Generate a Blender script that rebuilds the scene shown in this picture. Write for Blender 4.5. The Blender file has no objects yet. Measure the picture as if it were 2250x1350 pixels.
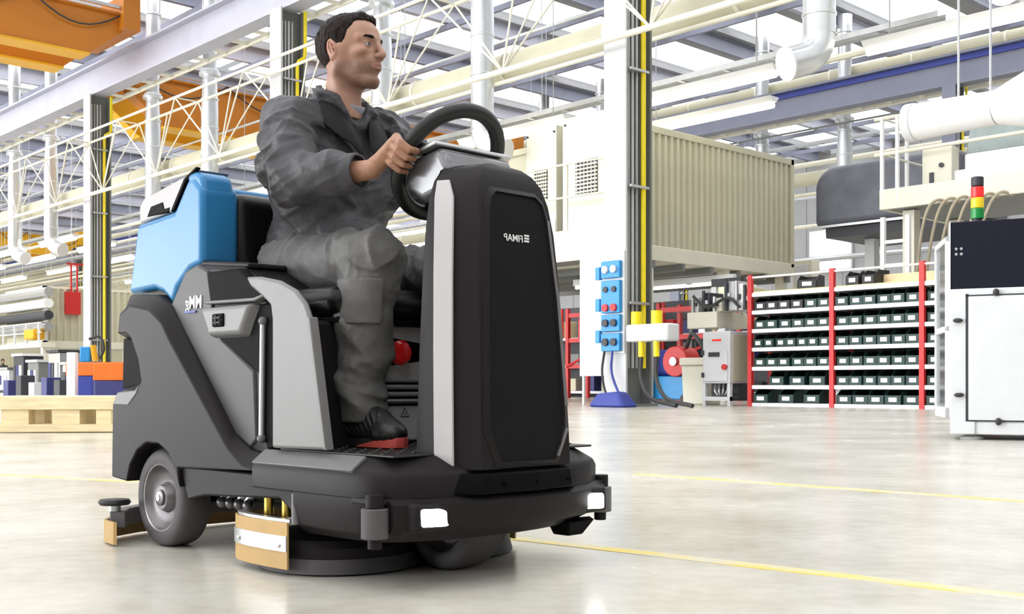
import bpy, math, random
import numpy as np
from mathutils import Vector, Matrix

# ------------------------------------------------------------------ camera, world, exposure
sc = bpy.context.scene
COL = sc.collection
CAM_Z, FPX, HORIZON = 0.52, 2470.0, 845.0
cam_d = bpy.data.cameras.new('camera')
cam = bpy.data.objects.new('camera', cam_d); COL.objects.link(cam)
cam.location = (0, 0, CAM_Z); cam.rotation_euler = (math.pi/2, 0, math.radians(46.74))     # the hall's long side is the world x axis
cam_d.sensor_width = 36.0; cam_d.lens = FPX/2250*36; cam_d.shift_y = (HORIZON-675)/2250
cam_d.clip_end = 600
sc.camera = cam
wd = bpy.data.worlds.new('world'); sc.world = wd; wd.use_nodes = True
wd.node_tree.nodes['Background'].inputs[0].default_value = (0.93, 0.96, 1.0, 1)
wd.node_tree.nodes['Background'].inputs[1].default_value = 0.6
SKYLIGHT = 3.0          # brightness of the roof glazing
SIDEKEY = 13.0        # key light from the added, unseen glowing side wall
TUBE = 5.0              # brightness of the fluorescent tubes
sc.view_settings.view_transform = 'Standard'; sc.view_settings.look = 'None'
sc.view_settings.exposure = -0.10; sc.view_settings.gamma = 1.0
sc.view_settings.use_curve_mapping = False
sc.cycles.use_denoising = True
sc.cycles.max_bounces = 5; sc.cycles.diffuse_bounces = 3; sc.cycles.glossy_bounces = 2; sc.cycles.transmission_bounces = 2
sc.cycles.use_adaptive_sampling = True; sc.cycles.adaptive_threshold = 0.03; sc.cycles.adaptive_min_samples = 10; sc.cycles.use_light_tree = False

# ------------------------------------------------------------------ materials
MATS = {}
def mat(name, col, rough=0.5, metal=0.0, var=0.08, scale=6.0, bump=0.0, bscale=40.0, spec=0.5, emit=0.0, coat=0.0, stretch=None):
    if name in MATS: return MATS[name]
    m = bpy.data.materials.new(name); m.use_nodes = True
    nt = m.node_tree; N = nt.nodes; L = nt.links
    b = N['Principled BSDF']
    b.inputs['Roughness'].default_value = rough; b.inputs['Metallic'].default_value = metal
    b.inputs['Specular IOR Level'].default_value = spec
    b.inputs['Coat Weight'].default_value = coat
    tc = N.new('ShaderNodeTexCoord'); mp = N.new('ShaderNodeMapping')
    L.new(tc.outputs['Object'], mp.inputs[0])
    if stretch: mp.inputs['Scale'].default_value = stretch
    nz = N.new('ShaderNodeTexNoise'); nz.inputs['Scale'].default_value = scale; nz.inputs['Detail'].default_value = 4
    L.new(mp.outputs[0], nz.inputs['Vector'])
    rp = N.new('ShaderNodeValToRGB')
    c = np.array(col)
    rp.color_ramp.elements[0].position = 0.3; rp.color_ramp.elements[1].position = 0.7
    rp.color_ramp.elements[0].color = (*np.clip(c*(1-var), 0, 1), 1)
    rp.color_ramp.elements[1].color = (*np.clip(c*(1+var), 0, 1), 1)
    L.new(nz.outputs[0], rp.inputs[0]); L.new(rp.outputs[0], b.inputs['Base Color'])
    if bump:
        n2 = N.new('ShaderNodeTexNoise'); n2.inputs['Scale'].default_value = bscale; n2.inputs['Detail'].default_value = 5
        L.new(mp.outputs[0], n2.inputs['Vector'])
        bp = N.new('ShaderNodeBump'); bp.inputs['Strength'].default_value = bump; bp.inputs['Distance'].default_value = 0.01
        L.new(n2.outputs[0], bp.inputs['Height']); L.new(bp.outputs[0], b.inputs['Normal'])
    if emit:
        b.inputs['Emission Color'].default_value = (*col, 1); b.inputs['Emission Strength'].default_value = emit
    MATS[name] = m
    return m

M_char = mat('charcoal_plastic', (0.0165, 0.0140, 0.0148), 0.42, var=0.04, spec=0.12)
M_grey = mat('mid_grey_plastic', (0.13, 0.126, 0.126), 0.40, var=0.03, spec=0.4)  # also paints the lit edges of deck and column frame
M_lgrey = mat('light_grey_and_lit_plastic', (0.165, 0.16, 0.158), 0.42, var=0.03)  # on the leg shield this paints light on charcoal
M_pale = mat('pale_lid_and_lit_band', (0.44, 0.42, 0.42), 0.45, var=0.03)  # lid colour; also paints light on the column corners
M_black = mat('black_plastic', (0.005, 0.0046, 0.005), 0.55, var=0.1, spec=0.05)
M_badge = mat('lit_charcoal_skin', (0.060, 0.056, 0.057), 0.42, var=0.04, spec=0.25)  # charcoal body with its lit tone painted in
M_inset = mat('matt_black_inset', (0.010, 0.009, 0.0095), 0.7, var=0.05, spec=0.1)
M_panel = mat('pale_panel_paint', (0.62, 0.61, 0.60), 0.45, var=0.03)
M_leather = mat('black_leather', (0.006, 0.0056, 0.0056), 0.30, var=0.1, bump=0.08, bscale=120, spec=0.22)
M_blue = mat('blue_tank_plastic', (0.024, 0.195, 0.43), 0.36, var=0.03)
M_rubber = mat('grey_rubber', (0.085, 0.078, 0.081), 0.6, var=0.08, spec=0.25)
M_brubber = mat('black_rubber', (0.014, 0.0135, 0.0135), 0.42, spec=0.35)
M_tan = mat('tan_rubber', (0.46, 0.29, 0.10), 0.55, var=0.06)
M_steel = mat('brushed_steel', (0.55, 0.56, 0.57), 0.35, 0.85, var=0.06)
M_chrome = mat('chrome', (0.8, 0.8, 0.8), 0.12, 1.0)
M_rim = mat('wheel_rim_metal', (0.16, 0.15, 0.155), 0.35, 0.6)
M_red = mat('red_knob_plastic', (0.62, 0.012, 0.012), 0.2)
M_lamp = mat('lamp_glass', (1, 1, 0.97), 0.2, emit=14)
M_white_print = mat('white_print', (0.72, 0.72, 0.72), 0.4)
M_dark_print = mat('dark_print', (0.05, 0.05, 0.05), 0.5)
# hall
M_duct = mat('galvanised_duct', (0.74, 0.76, 0.78), 0.30, 0.65, var=0.10, scale=1.5)
M_beam = mat('grey_blue_beam', (0.46, 0.46, 0.54), 0.5, var=0.05, scale=1.0)
M_beamd = mat('slate_beam', (0.22, 0.23, 0.30), 0.5, var=0.06, scale=1.0)
M_colw = mat('white_column_paint', (0.62, 0.62, 0.63), 0.5, var=0.04, scale=1.0)
M_colg = mat('grey_column_paint', (0.20, 0.21, 0.20), 0.5, var=0.06, scale=1.0)
M_pipey = mat('yellow_pipe', (0.88, 0.70, 0.01), 0.4, var=0.04)
M_orange = mat('orange_crane_paint', (0.56, 0.19, 0.010), 0.45, var=0.06, scale=0.8)
M_yellow = mat('yellow_crane_paint', (0.80, 0.42, 0.01), 0.45, var=0.05, scale=0.8)
M_cream = mat('cream_paint', (0.78, 0.75, 0.62), 0.5, var=0.04, scale=1.0)
M_beige = mat('beige_container_paint', (0.60, 0.57, 0.42), 0.55, var=0.05, scale=1.2)
M_white = mat('white_paint', (0.82, 0.82, 0.82), 0.45, var=0.03, scale=1.0)
M_offw = mat('off_white_panel', (0.70, 0.71, 0.72), 0.42, var=0.02)
M_redp = mat('red_rack_paint', (0.62, 0.025, 0.025), 0.45, var=0.06)
M_green = mat('dark_green_bin', (0.012, 0.045, 0.038), 0.5, var=0.1)
M_bin_black = mat('black_bin', (0.014, 0.013, 0.015), 0.5)
M_paper = mat('paper_label', (0.85, 0.85, 0.85), 0.7)
M_dblue = mat('royal_blue_plastic', (0.03, 0.05, 0.30), 0.45, var=0.08)
M_navy = mat('navy_plastic', (0.035, 0.04, 0.17), 0.5)
M_sky = mat('socket_blue', (0.02, 0.27, 0.62), 0.4)
M_oran2 = mat('bright_orange_plastic', (0.90, 0.17, 0.012), 0.5)
M_wood = mat('pale_pine', (0.86, 0.70, 0.42), 0.65, var=0.14, scale=3, stretch=(1, 9, 9))
M_dark = mat('dark_machine', (0.035, 0.037, 0.045), 0.5, var=0.1)
M_slate = mat('dark_slate_panel', (0.011, 0.0115, 0.022), 0.4, var=0.05, spec=0.15)
M_dwall = mat('dull_wall_paint', (0.14, 0.14, 0.15), 0.7)
M_gwall = mat('grey_wall_cladding', (0.42, 0.42, 0.43), 0.6, var=0.05, scale=0.5)
M_bwall = mat('beige_wall_cladding', (0.55, 0.50, 0.34), 0.6, var=0.06, scale=0.3)
M_roof = mat('grey_roof_sheet', (0.30, 0.30, 0.31), 0.6, var=0.12, scale=0.4)
M_tube = mat('fluorescent_tube', (1.0, 0.96, 0.80), 0.3, emit=TUBE)
M_glow = mat('roof_glazing', (0.95, 0.97, 1.0), 0.4, emit=SKYLIGHT)
M_side = mat('side_key_glow', (0.95, 0.97, 1.0), 0.4, emit=SIDEKEY)
M_win = mat('lit_window_glass', (0.97, 0.98, 1.0), 0.3, emit=5.0)
M_tankd = mat('slate_grey_tank', (0.10, 0.105, 0.13), 0.42, var=0.3, scale=1.2)
M_cable = mat('dark_cable', (0.03, 0.03, 0.03), 0.5)
M_hose = mat('tan_hose', (0.42, 0.36, 0.26), 0.5)
M_lred = mat('red_signal_lens', (0.9, 0.03, 0.03), 0.3, emit=0.3)
M_lyel = mat('yellow_signal_lens', (0.9, 0.65, 0.02), 0.3, emit=0.2)
M_lgrn = mat('green_signal_lens', (0.01, 0.30, 0.06), 0.3)

# ------------------------------------------------------------------ mesh helpers
class G:
    def __init__(s): s.v = []; s.f = []
    def add(s, vs, fs):
        n = len(s.v); s.v += [tuple(map(float, p)) for p in vs]; s.f += [tuple(i+n for i in f) for f in fs]; return s
    def box(s, x0, x1, y0, y1, z0, z1):
        return s.add([(x0,y0,z0),(x1,y0,z0),(x1,y1,z0),(x0,y1,z0),(x0,y0,z1),(x1,y0,z1),(x1,y1,z1),(x0,y1,z1)],
                     [(0,3,2,1),(4,5,6,7),(0,1,5,4),(1,2,6,5),(2,3,7,6),(3,0,4,7)])
    def loft(s, loops, close=True, caps=True):
        n = len(loops[0]); vs = [p for l in loops for p in l]; fs = []
        for k in range(len(loops)-1):
            for i in range(n if close else n-1):
                j = (i+1) % n
                fs.append((k*n+i, k*n+j, (k+1)*n+j, (k+1)*n+i))
        if caps:
            fs.append(tuple(reversed(range(n)))); fs.append(tuple(range((len(loops)-1)*n, len(loops)*n)))
        return s.add(vs, fs)
    def prism(s, pts, lo, hi, axis='y'):
        if axis == 'y': ls = [[(a, lo, b) for a, b in pts], [(a, hi, b) for a, b in pts]]
        elif axis == 'x': ls = [[(lo, a, b) for a, b in pts], [(hi, a, b) for a, b in pts]]
        else: ls = [[(a, b, lo) for a, b in pts], [(a, b, hi) for a, b in pts]]
        return s.loft(ls)
    def cyl(s, a, b, r0, r1=None, n=12):
        a = Vector(a); b = Vector(b); r1 = r0 if r1 is None else r1
        d = (b-a).normalized(); u = d.orthogonal().normalized(); w = d.cross(u)
        c = [(math.cos(2*math.pi*i/n), math.sin(2*math.pi*i/n)) for i in range(n)]
        return s.loft([[a+(u*x+w*y)*r0 for x, y in c], [b+(u*x+w*y)*r1 for x, y in c]])
    def tube(s, path, r, n=8, closed=False):
        if not closed and 3 <= len(path) <= 8 and not isinstance(r, (list, tuple)):
            q = [Vector(p) for p in path]; q = [q[0]*2-q[1]]+q+[q[-1]*2-q[-2]]; path = []
            for a, b, c, d in zip(q, q[1:], q[2:], q[3:]):
                for t in (0, .2, .4, .6, .8):
                    path.append(.5*((b*2)+(c-a)*t+(a*2-b*5+c*4-d)*t*t+(b*3-a-c*3+d)*t**3))
            path.append(q[-2])
        P = [Vector(p) for p in path]; m = len(P); loops = []; u = None
        for i, p in enumerate(P):
            if closed: d = P[(i+1) % m]-P[i-1]
            else: d = P[min(i+1, m-1)]-P[max(i-1, 0)]
            d.normalize()
            u = d.orthogonal().normalized() if u is None else (u-d*u.dot(d)).normalized()
            w = d.cross(u); rr = r[i] if isinstance(r, (list, tuple)) else r
            loops.append([p+(u*math.cos(2*math.pi*k/n)+w*math.sin(2*math.pi*k/n))*rr for k in range(n)])
        if closed: loops.append(loops[0])
        return s.loft(loops, caps=not closed)
    def lathe(s, prof, n=32, o=(0,0,0), axis='z', caps=True):
        loops = []
        for r, h in prof:
            l = []
            for i in range(n):
                t = 2*math.pi*i/n; a, b = r*math.cos(t), r*math.sin(t)
                q = {'z': (a, b, h), 'y': (a, h, b), 'x': (h, a, b)}[axis]
                l.append((q[0]+o[0], q[1]+o[1], q[2]+o[2]))
            loops.append(l)
        return s.loft(loops, caps=caps)
    def ball(s, c, r, n=10, m=7):
        rx, ry, rz = r if isinstance(r, (tuple, list)) else (r, r, r)
        loops = []
        for k in range(1, m):
            t = math.pi*k/m
            loops.append([(c[0]+rx*math.sin(t)*math.cos(2*math.pi*i/n), c[1]+ry*math.sin(t)*math.sin(2*math.pi*i/n), c[2]-rz*math.cos(t)) for i in range(n)])
        return s.loft(loops)
    def mesh(s, name):
        me = bpy.data.meshes.new(name); me.from_pydata(s.v, [], s.f); me.validate(); me.update()
        import bmesh
        bm = bmesh.new(); bm.from_mesh(me); bmesh.ops.recalc_face_normals(bm, faces=bm.faces); bm.to_mesh(me); bm.free()
        return me
    def build(s, name, m, parent=None, bevel=0.0, seg=2, smooth=35):
        me = s.mesh(name); me.materials.append(m)
        if smooth or bevel:
            me.polygons.foreach_set('use_smooth', [True]*len(me.polygons))
            me.set_sharp_from_angle(angle=math.radians(smooth or 30))
        o = bpy.data.objects.new(name, me); COL.objects.link(o); o.parent = parent
        if bevel:
            b = o.modifiers.new('bevel', 'BEVEL'); b.width = bevel; b.segments = seg; b.limit_method = 'ANGLE'
            b.angle_limit = math.radians(28); b.harden_normals = False
        return o

def tag(o, label, cat, group=None, kind=None):
    o['label'] = label; o['category'] = cat
    if group: o['group'] = group
    if kind: o['kind'] = kind
    return o
def thing(name, label, cat, loc=(0,0,0), rz=0.0, group=None, kind=None):
    o = bpy.data.objects.new(name, None); COL.objects.link(o); o.empty_display_size = 0.1
    o.location = loc; o.rotation_euler = (0, 0, rz)
    return tag(o, label, cat, group, kind)
def structure(o, label=None, cat=None):
    o['kind'] = 'structure'
    if label: o['label'] = label; o['category'] = cat or 'structure'
    return o
def clone(o, parent=None):
    c = o.copy(); COL.objects.link(c); c.parent = parent
    for ch in o.children: clone(ch, c)
    return c
ORD = ['first', 'second', 'third', 'fourth', 'fifth', 'sixth', 'seventh', 'eighth', 'ninth', 'tenth']

# the hall has its own axes: p runs towards the viewer and to the right, q runs away to the right
TH = math.radians(-46.74); CA, SA = math.cos(TH), -math.sin(TH)
def W(p, q, z=0.0): return (p*CA+q*SA, -p*SA+q*CA, z)
def PQ(px, q):            # where a column of the view crosses the line q = const: p and the distance
    r = (px-1125)/FPX; Y = q/(SA*r+CA); return r*Y*CA-Y*SA, Y
def PP(px, p):            # the same for p = const: q and the distance
    r = (px-1125)/FPX; Y = p/(r*CA-SA); return r*Y*SA+Y*CA, Y
def ZH(py, Y): return CAM_Z+(HORIZON-py)*Y/FPX
def hall(name, label, cat, p, q, z=0.0, group=None, kind=None, rz=0.0):
    return thing(name, label, cat, W(p, q, z), TH+rz, group, kind)
# ------------------------------------------------------------------ floor
def floor_material():
    m = bpy.data.materials.new('polished_concrete'); m.use_nodes = True
    nt = m.node_tree; N = nt.nodes; L = nt.links; b = N['Principled BSDF']
    tc = N.new('ShaderNodeTexCoord')
    n1 = N.new('ShaderNodeTexNoise'); n1.inputs['Scale'].default_value = 0.9; n1.inputs['Detail'].default_value = 6; n1.inputs['Roughness'].default_value = 0.6
    n2 = N.new('ShaderNodeTexNoise'); n2.inputs['Scale'].default_value = 14; n2.inputs['Detail'].default_value = 5
    L.new(tc.outputs['Object'], n1.inputs[0]); L.new(tc.outputs['Object'], n2.inputs[0])
    mx = N.new('ShaderNodeMath'); mx.operation = 'MULTIPLY_ADD'; mx.inputs[1].default_value = 0.3
    L.new(n2.outputs[0], mx.inputs[0]); L.new(n1.outputs[0], mx.inputs[2])
    rp = N.new('ShaderNodeValToRGB'); rp.color_ramp.elements[0].position = 0.42; rp.color_ramp.elements[1].position = 0.88
    rp.color_ramp.elements[0].color = (0.43, 0.40, 0.325, 1); rp.color_ramp.elements[1].color = (0.70, 0.675, 0.60, 1)
    L.new(mx.outputs[0], rp.inputs[0]); L.new(rp.outputs[0], b.inputs['Base Color'])
    r2 = N.new('ShaderNodeValToRGB'); r2.color_ramp.elements[0].color = (0.16, 0.16, 0.16, 1); r2.color_ramp.elements[1].color = (0.34, 0.34, 0.34, 1)
    L.new(n1.outputs[0], r2.inputs[0]); L.new(r2.outputs[0], b.inputs['Roughness'])
    b.inputs['Specular IOR Level'].default_value = 0.5
    bp = N.new('ShaderNodeBump'); bp.inputs['Strength'].default_value = 0.05; bp.inputs['Distance'].default_value = 0.02
    L.new(n1.outputs[0], bp.inputs['Height']); L.new(bp.outputs[0], b.inputs['Normal'])
    return m
M_floor = floor_material()
g = G(); g.add([W(-230,-60), W(60,-60), W(60,110), W(-230,110)], [(0,1,2,3)])
structure(g.build('floor', M_floor), 'polished pale concrete factory floor', 'floor')

def worn_line_material():
    m = bpy.data.materials.new('worn_yellow_paint'); m.use_nodes = True
    nt = m.node_tree; N = nt.nodes; L = nt.links; b = N['Principled BSDF']; b.inputs['Roughness'].default_value = 0.4
    tc = N.new('ShaderNodeTexCoord'); mp = N.new('ShaderNodeMapping'); mp.inputs['Scale'].default_value = (1.6, 9, 1)
    n1 = N.new('ShaderNodeTexNoise'); n1.inputs['Scale'].default_value = 1.8; n1.inputs['Detail'].default_value = 8; n1.inputs['Roughness'].default_value = 0.7
    L.new(tc.outputs['Object'], mp.inputs[0]); L.new(mp.outputs[0], n1.inputs[0])
    rp = N.new('ShaderNodeValToRGB'); rp.color_ramp.elements[0].position = 0.42; rp.color_ramp.elements[1].position = 0.60
    rp.color_ramp.elements[0].color = (0.62, 0.60, 0.50, 1); rp.color_ramp.elements[1].color = (0.80, 0.60, 0.06, 1)
    L.new(n1.outputs[0], rp.inputs[0]); L.new(rp.outputs[0], b.inputs['Base Color'])
    return m
M_line = worn_line_material()
def ground(px, py):
    Y = CAM_Z*FPX/(py-HORIZON); return Vector(((px-1125)/FPX*Y, Y, 0))
def floor_line(a, b, wid, label):
    a = ground(*a); b = ground(*b); d = (b-a); n = d.length
    o = G().box(0, n, -wid/2, wid/2, -0.004, 0.0015).build('floor_line', M_line)
    o.location = a; o.rotation_euler = (0, 0, math.atan2(d.y, d.x)); o['kind'] = 'structure'
    o['label'] = label; o['category'] = 'floor line'
floor_line((1100, 1180), (2300, 1318), 0.075, 'worn yellow floor line running in front of the cleaning machine to the lower edge')
floor_line((1400, 1042), (2300, 1106), 0.09, 'faded yellow floor line farther back, in front of the white cabinet')
floor_line((-40, 1042), (560, 1072), 0.08, 'faint yellow floor line behind the rear wheel of the cleaning machine')

# ------------------------------------------------------------------ roof and walls
ROOF = 18.0
slab = G(); npan = 0
ceil = None
pstart = -150
g = G()
for k in range(32):
    p0 = pstart+k*6.0
    g.box(p0, p0+2.5, -40, 76, ROOF, ROOF+0.25)
ceil = g.build('ceiling', M_roof); ceil.rotation_euler = (0, 0, TH)
structure(ceil, 'ribbed grey factory roof between bright glazing strips', 'ceiling')
pane = G().box(0, 3.5, 0, 13.8, 0, 0.06); pane0 = None
for k in range(32):
    for j in range(8):
        if pane0 is None:
            pane0 = pane.build('skylight_pane', M_glow, ceil); o = pane0
        else:
            o = pane0.copy(); COL.objects.link(o)
        o.location = (pstart+k*6.0+2.5, -40+j*14.4, ROOF+0.4)
# roof girders under the sheet and purlins
for k in range(26):
    p = -148+k*6.0
    g = G().box(p-0.14, p+0.14, -38, 75, ROOF-0.75, ROOF-0.66).box(p-0.14, p+0.14, -38, 75, ROOF-0.09, ROOF).box(p-0.03, p+0.03, -38, 75, ROOF-0.7, ROOF)
    o = g.build('roof_girder', M_beamd if k % 2 else M_beam, ceil)
for k, q in enumerate([8, 23.9, 26.5, 30.2, 33.5, 37.2, 42.5, 52.2, 56, 60.2, 65, 70]):
    G().box(-150, 30, q-0.08, q+0.08, ROOF-1.05, ROOF-0.8).build('purlin', M_beamd, ceil)
# far walls
g = G().box(-150, 40, 76, 76.3, 0, ROOF)
wb = structure(g.build('wall_back', M_gwall), 'grey clad far wall of the hall', 'wall'); wb.rotation_euler = (0, 0, TH)
for k in range(60):
    G().box(-150+k*3.1, -149.9+k*3.1, 75.94, 76, 0, ROOF).build('cladding_rib', M_gwall, wb)
g = G().box(-150.3, -150, -45, 76, 0, ROOF)
we = structure(g.build('wall_end', M_bwall), 'beige clad end wall of the hall', 'wall'); we.rotation_euler = (0, 0, TH)
for k in range(30):
    G().box(-150, -149.92, -40+k*4, -39.8+k*4, 0, ROOF).build('cladding_rib', M_bwall, we)
# unseen walls added for light: one glows as key, one blocks fill
g = G().box(-150, 46, -40.4, -40.1, 0, 2.0).box(-150, 46, -40.4, -40.1, 13.5, ROOF)
wg = structure(g.build('wall_key_light', M_gwall), 'unseen long wall with glowing panes added as key light', 'wall'); wg.rotation_euler = (0, 0, TH)
gp = None
for k in range(20):
    G().box(-150+k*9.8, -149.2+k*9.8, -40.4, -40.0, 2.0, 13.5).build('mullion', M_gwall, wg)
    if -150+k*9.8 > -14:
        G().box(-149.2+k*9.8, -140.2+k*9.8, -40.3, -40.2, 2.0, 13.5).build('wall_light_stop', M_dwall, wg); continue  # panes left out here to keep light off front faces
    if gp is None: gp = G().box(0, 9.0, 0, .05, 2.0, 13.5).build('key_light_pane', M_side, wg); o = gp
    else: o = gp.copy(); COL.objects.link(o)
    o.location = (-149.2+k*9.8, -40.3, 0)
g = G().box(46, 46.3, -40, 76, 0, ROOF)  # added out of view to block fill light
we2 = structure(g.build('wall_fill_block', M_dwall), 'unseen wall added to block fill light from the front', 'wall'); we2.rotation_euler = (0, 0, TH)
# lit openings in the far wall
def wall_window(n, px0, px1, py0, py1, label):
    p0, Y0 = PQ(px0, 75.8); p1, Y1 = PQ(px1, 75.8); Ym = (Y0+Y1)/2
    z0, z1 = ZH(py1, Ym), ZH(py0, Ym)
    z0 = max(z0, 0.05)
    fr = G().box(p0-.25, p1+.25, 75.7, 75.93, z0-.2, z1+.25).build('window_%d' % n, M_white); fr.rotation_euler = (0, 0, TH)
    structure(fr, label, 'window')
    k = max(2, int(abs(p1-p0)/2.2)); w = (p1-p0)/k
    for i in range(k):
        G().box(p0+i*w+.05, p0+(i+1)*w-.05, 75.6, 75.72, z0, z1).build('window_pane', M_win, fr)
wall_window(1, 1786, 1866, 512, 588, 'glaring white lit doorway behind the parts rack')
wall_window(2, 1225, 1330, 300, 420, 'bright glazed band high in the far wall behind the container')
wall_window(3, 700, 1100, 395, 560, 'wide bright glazing in the far wall behind the driver')
wall_window(4, 240, 480, 520, 640, 'bright far glazing between the column and the blue tank')
wall_window(5, 1870, 2060, 250, 300, 'small high window above the round grey tank')

# ------------------------------------------------------------------ steel columns on the crane lines
def steel_column(p, q, h, label, wd=0.95, white=True):
    t = hall('steel_column', label, 'column', p, q, 0, 'steel columns of the crane line', 'thing')
    mw = M_colw if white else M_beamd
    w = wd/2
    # H section: flanges face -q / +q
    G().box(-w*.72, w*.72, -w, -w+.06, 0, h).build('flange', mw, t)
    G().box(-w*.72, w*.72, w-.06, w, 0, h).build('flange', M_colg, t)
    G().box(-.03, .03, -w+.06, w-.06, 0, h).build('web', M_colg, t)
    G().box(-w*.95, w*.95, -w*1.2, w*1.2, 0, 0.06).build('base_plate', M_colg, t)
    for k, dy in enumerate((-.33, -.22, -.10, .02)):
        G().cyl((.16+.03*k, dy*wd, 0.9), (.16+.03*k, dy*wd, h-.4), .035*wd, n=8).build('conduit', M_steel if k % 2 else M_colw, t)
    g = G().tube([(.34, .16, .9), (.34, .16, h-1.9), (.36, .2, h-1.7), (.36, .42, h-1.55), (.36, .46, h-1.3), (.36, .46, h)], [.065*wd]*6, 10)
    G_ = g.build('yellow_pipe', M_pipey, t)
    for z in np.arange(2.4, h, 2.75):
        G().box(.05, .42, -.4*wd, .3*wd, z, z+.06).build('pipe_bracket', M_steel, t)
    return t
CQ = 20.4
p1, Y1 = PQ(1380, CQ); p2, Y2 = PQ(632, CQ); p3, Y3 = PQ(214, CQ)
RB = 13.05                                                # underside of the crane runway
col_near = steel_column(p1, CQ, RB, 'white steel column carrying the blue socket boxes and yellow pipe')
steel_column(p2, CQ, RB, 'grey steel column with yellow pipe directly behind the driver')
steel_column(p3, CQ, RB, 'grey steel column with yellow pipe above the orange and blue bins')
Q2 = 45.9
for px, lab in ((2094, 'slate steel column beyond the white railing platform'), (1492, 'slate steel column rising behind the beige container'), (1040, 'slate steel column seen through the steering wheel'), (170, 'far slate steel column near the small orange crane')):
    p, Y = PQ(px, Q2)
    steel_column(p, Q2, RB, lab, 0.8, False)

# runway beams
def runway(q, label, m, blue=False):
    t = hall('crane_runway_beam', label, 'beam', 0, q, RB, 'crane runway beams', 'thing')
    G().box(-140, 30, -.03, .03, .08, 1.24).build('web', m, t)
    G().box(-140, 30, -.33, .33, 0, .08).build('flange', m, t)
    G().box(-140, 30, -.33, .33, 1.24, 1.32).build('flange', m, t)
    G().box(-140, 30, -.05, .05, 1.32, 1.42).build('rail', M_colg, t)
    # walkway ladder girder beside the lower flange
    G().box(-140, 30, .98, 1.06, 0, .2).build('edge_beam', M_cream, t)
    b0 = None
    for k in range(110):
        if b0 is None: b0 = G().box(-.06, .06, .33, .98, .02, .12).build('rung', M_cream, t); o = b0
        else: o = b0.copy(); COL.objects.link(o)
        o.location = (-136+k*1.5, 0, 0)
    if blue: G().box(-140, 30, -.14, -.05, .98, 1.22).build('conductor_bar', M_dblue, t)
    return t
runway(CQ, 'pale grey crane runway beam slanting across the upper left corner', M_beam)
runway(Q2, 'slate crane runway beam with a blue conductor bar above the container', M_beamd, True)

# overhead cranes: twin box girders along q
def crane(p, q0, q1, zb, hh, label, m1, m2, end_hi=True, festoon=5):
    t = hall('overhead_crane', label, 'crane', p, 0, zb, 'overhead travelling cranes', 'thing')
    for k, dp in enumerate((0, -2.6)):
        m = (m1, m2)[k]
        c = 1.3
        poly = [(q0, c), (q0+c*1.2, 0), (q1-c*1.2, 0), (q1, c), (q1, hh), (q0, hh)]
        gd = G().prism(poly, dp-.35, dp+.35, 'x').build('girder', m, t)
        G().box(dp-.5, dp+.5, q0+c*1.2, q1-c*1.2, -.08, 0).build('bottom_flange', M_yellow, gd)
        G().box(dp-.5, dp+.5, q0, q1, hh, hh+.08).build('top_flange', m, gd)
    for q in (q0, q1):
        G().box(-3.4, .8, q-.35, q+.35, hh-.6, hh+.75).build('end_truck', m1, t)
    for k in range(int((q1-q0)/1.2)):
        pass
    G().box(.45, .6, q0, q1, hh+.2, hh+.32).build('festoon_track', M_steel, t)
    n = festoon; L = (q1-q0)/n
    for k in range(n):
        pts = [(.5, q0+L*(k+i/10), hh+.2-.75*math.sin(math.pi*i/10)*1.2) for i in range(11)]
        G().tube(pts, .035, 6).build('festoon_cable', M_cable, t)
    return t
pc1, _ = PQ(292, 20.0)
crane(pc1, -12, 19.6, 13.45, 1.75, 'big orange overhead crane girder filling the upper left corner', M_orange, M_orange, festoon=8)
crane(-48.2, 21.82, 45.2, 12.2, 2.1, 'orange and yellow overhead crane behind the silver ducts and lattice truss', M_orange, M_yellow, festoon=5)
pc3, _ = PQ(180, 45.5)
crane(pc3, 21.6, 45.2, 13.2, 1.7, 'small distant orange crane low at the left edge', M_yellow, M_orange, festoon=9)

# ------------------------------------------------------------------ ventilation ducts
def duct(px, q, ztop, zbot, rad, turn, label, p=None):
    if p is None: p, Y = PQ(px, q)
    t = hall('ventilation_duct', label, 'duct', p, q, zbot, 'silver ventilation ducts', 'thing')
    H_ = ztop-zbot
    z1 = RB-zbot if ztop > RB else H_
    G().lathe([(rad*1.0, .9), (rad*1.0, z1-1.6), (rad*.8, z1-.2), (rad*1.25, z1-.2), (rad*1.25, z1-.08), (rad*.8, z1-.08), (rad*.95, H_)], 20).build('pipe', M_duct, t)
    for z in np.arange(1.3, H_-.5, 1.15):
        G().lathe([(rad*1.0, z), (rad*1.06, z+.02), (rad*1.06, z+.07), (rad*1.0, z+.09)], 20).build('seam_ring', M_duct, t)
    R = .62; dx, dy = math.cos(turn), math.sin(turn)
    path = [(dx*R*(1-math.cos(a)), dy*R*(1-math.cos(a)), .9-R*math.sin(a)) for a in np.linspace(0, math.radians(78), 8)]
    d = (Vector(path[-1])-Vector(path[-2])).normalized()
    path.append(tuple(Vector(path[-1])+d*.35))
    G().tube(path, rad, 20).build('elbow', M_duct, t)
    e = Vector(path[-1])
    G().cyl(e+d*-.02, e+d*.03, rad*1.04, n=20).build('outlet_screen', M_white, t)
    return t
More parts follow.
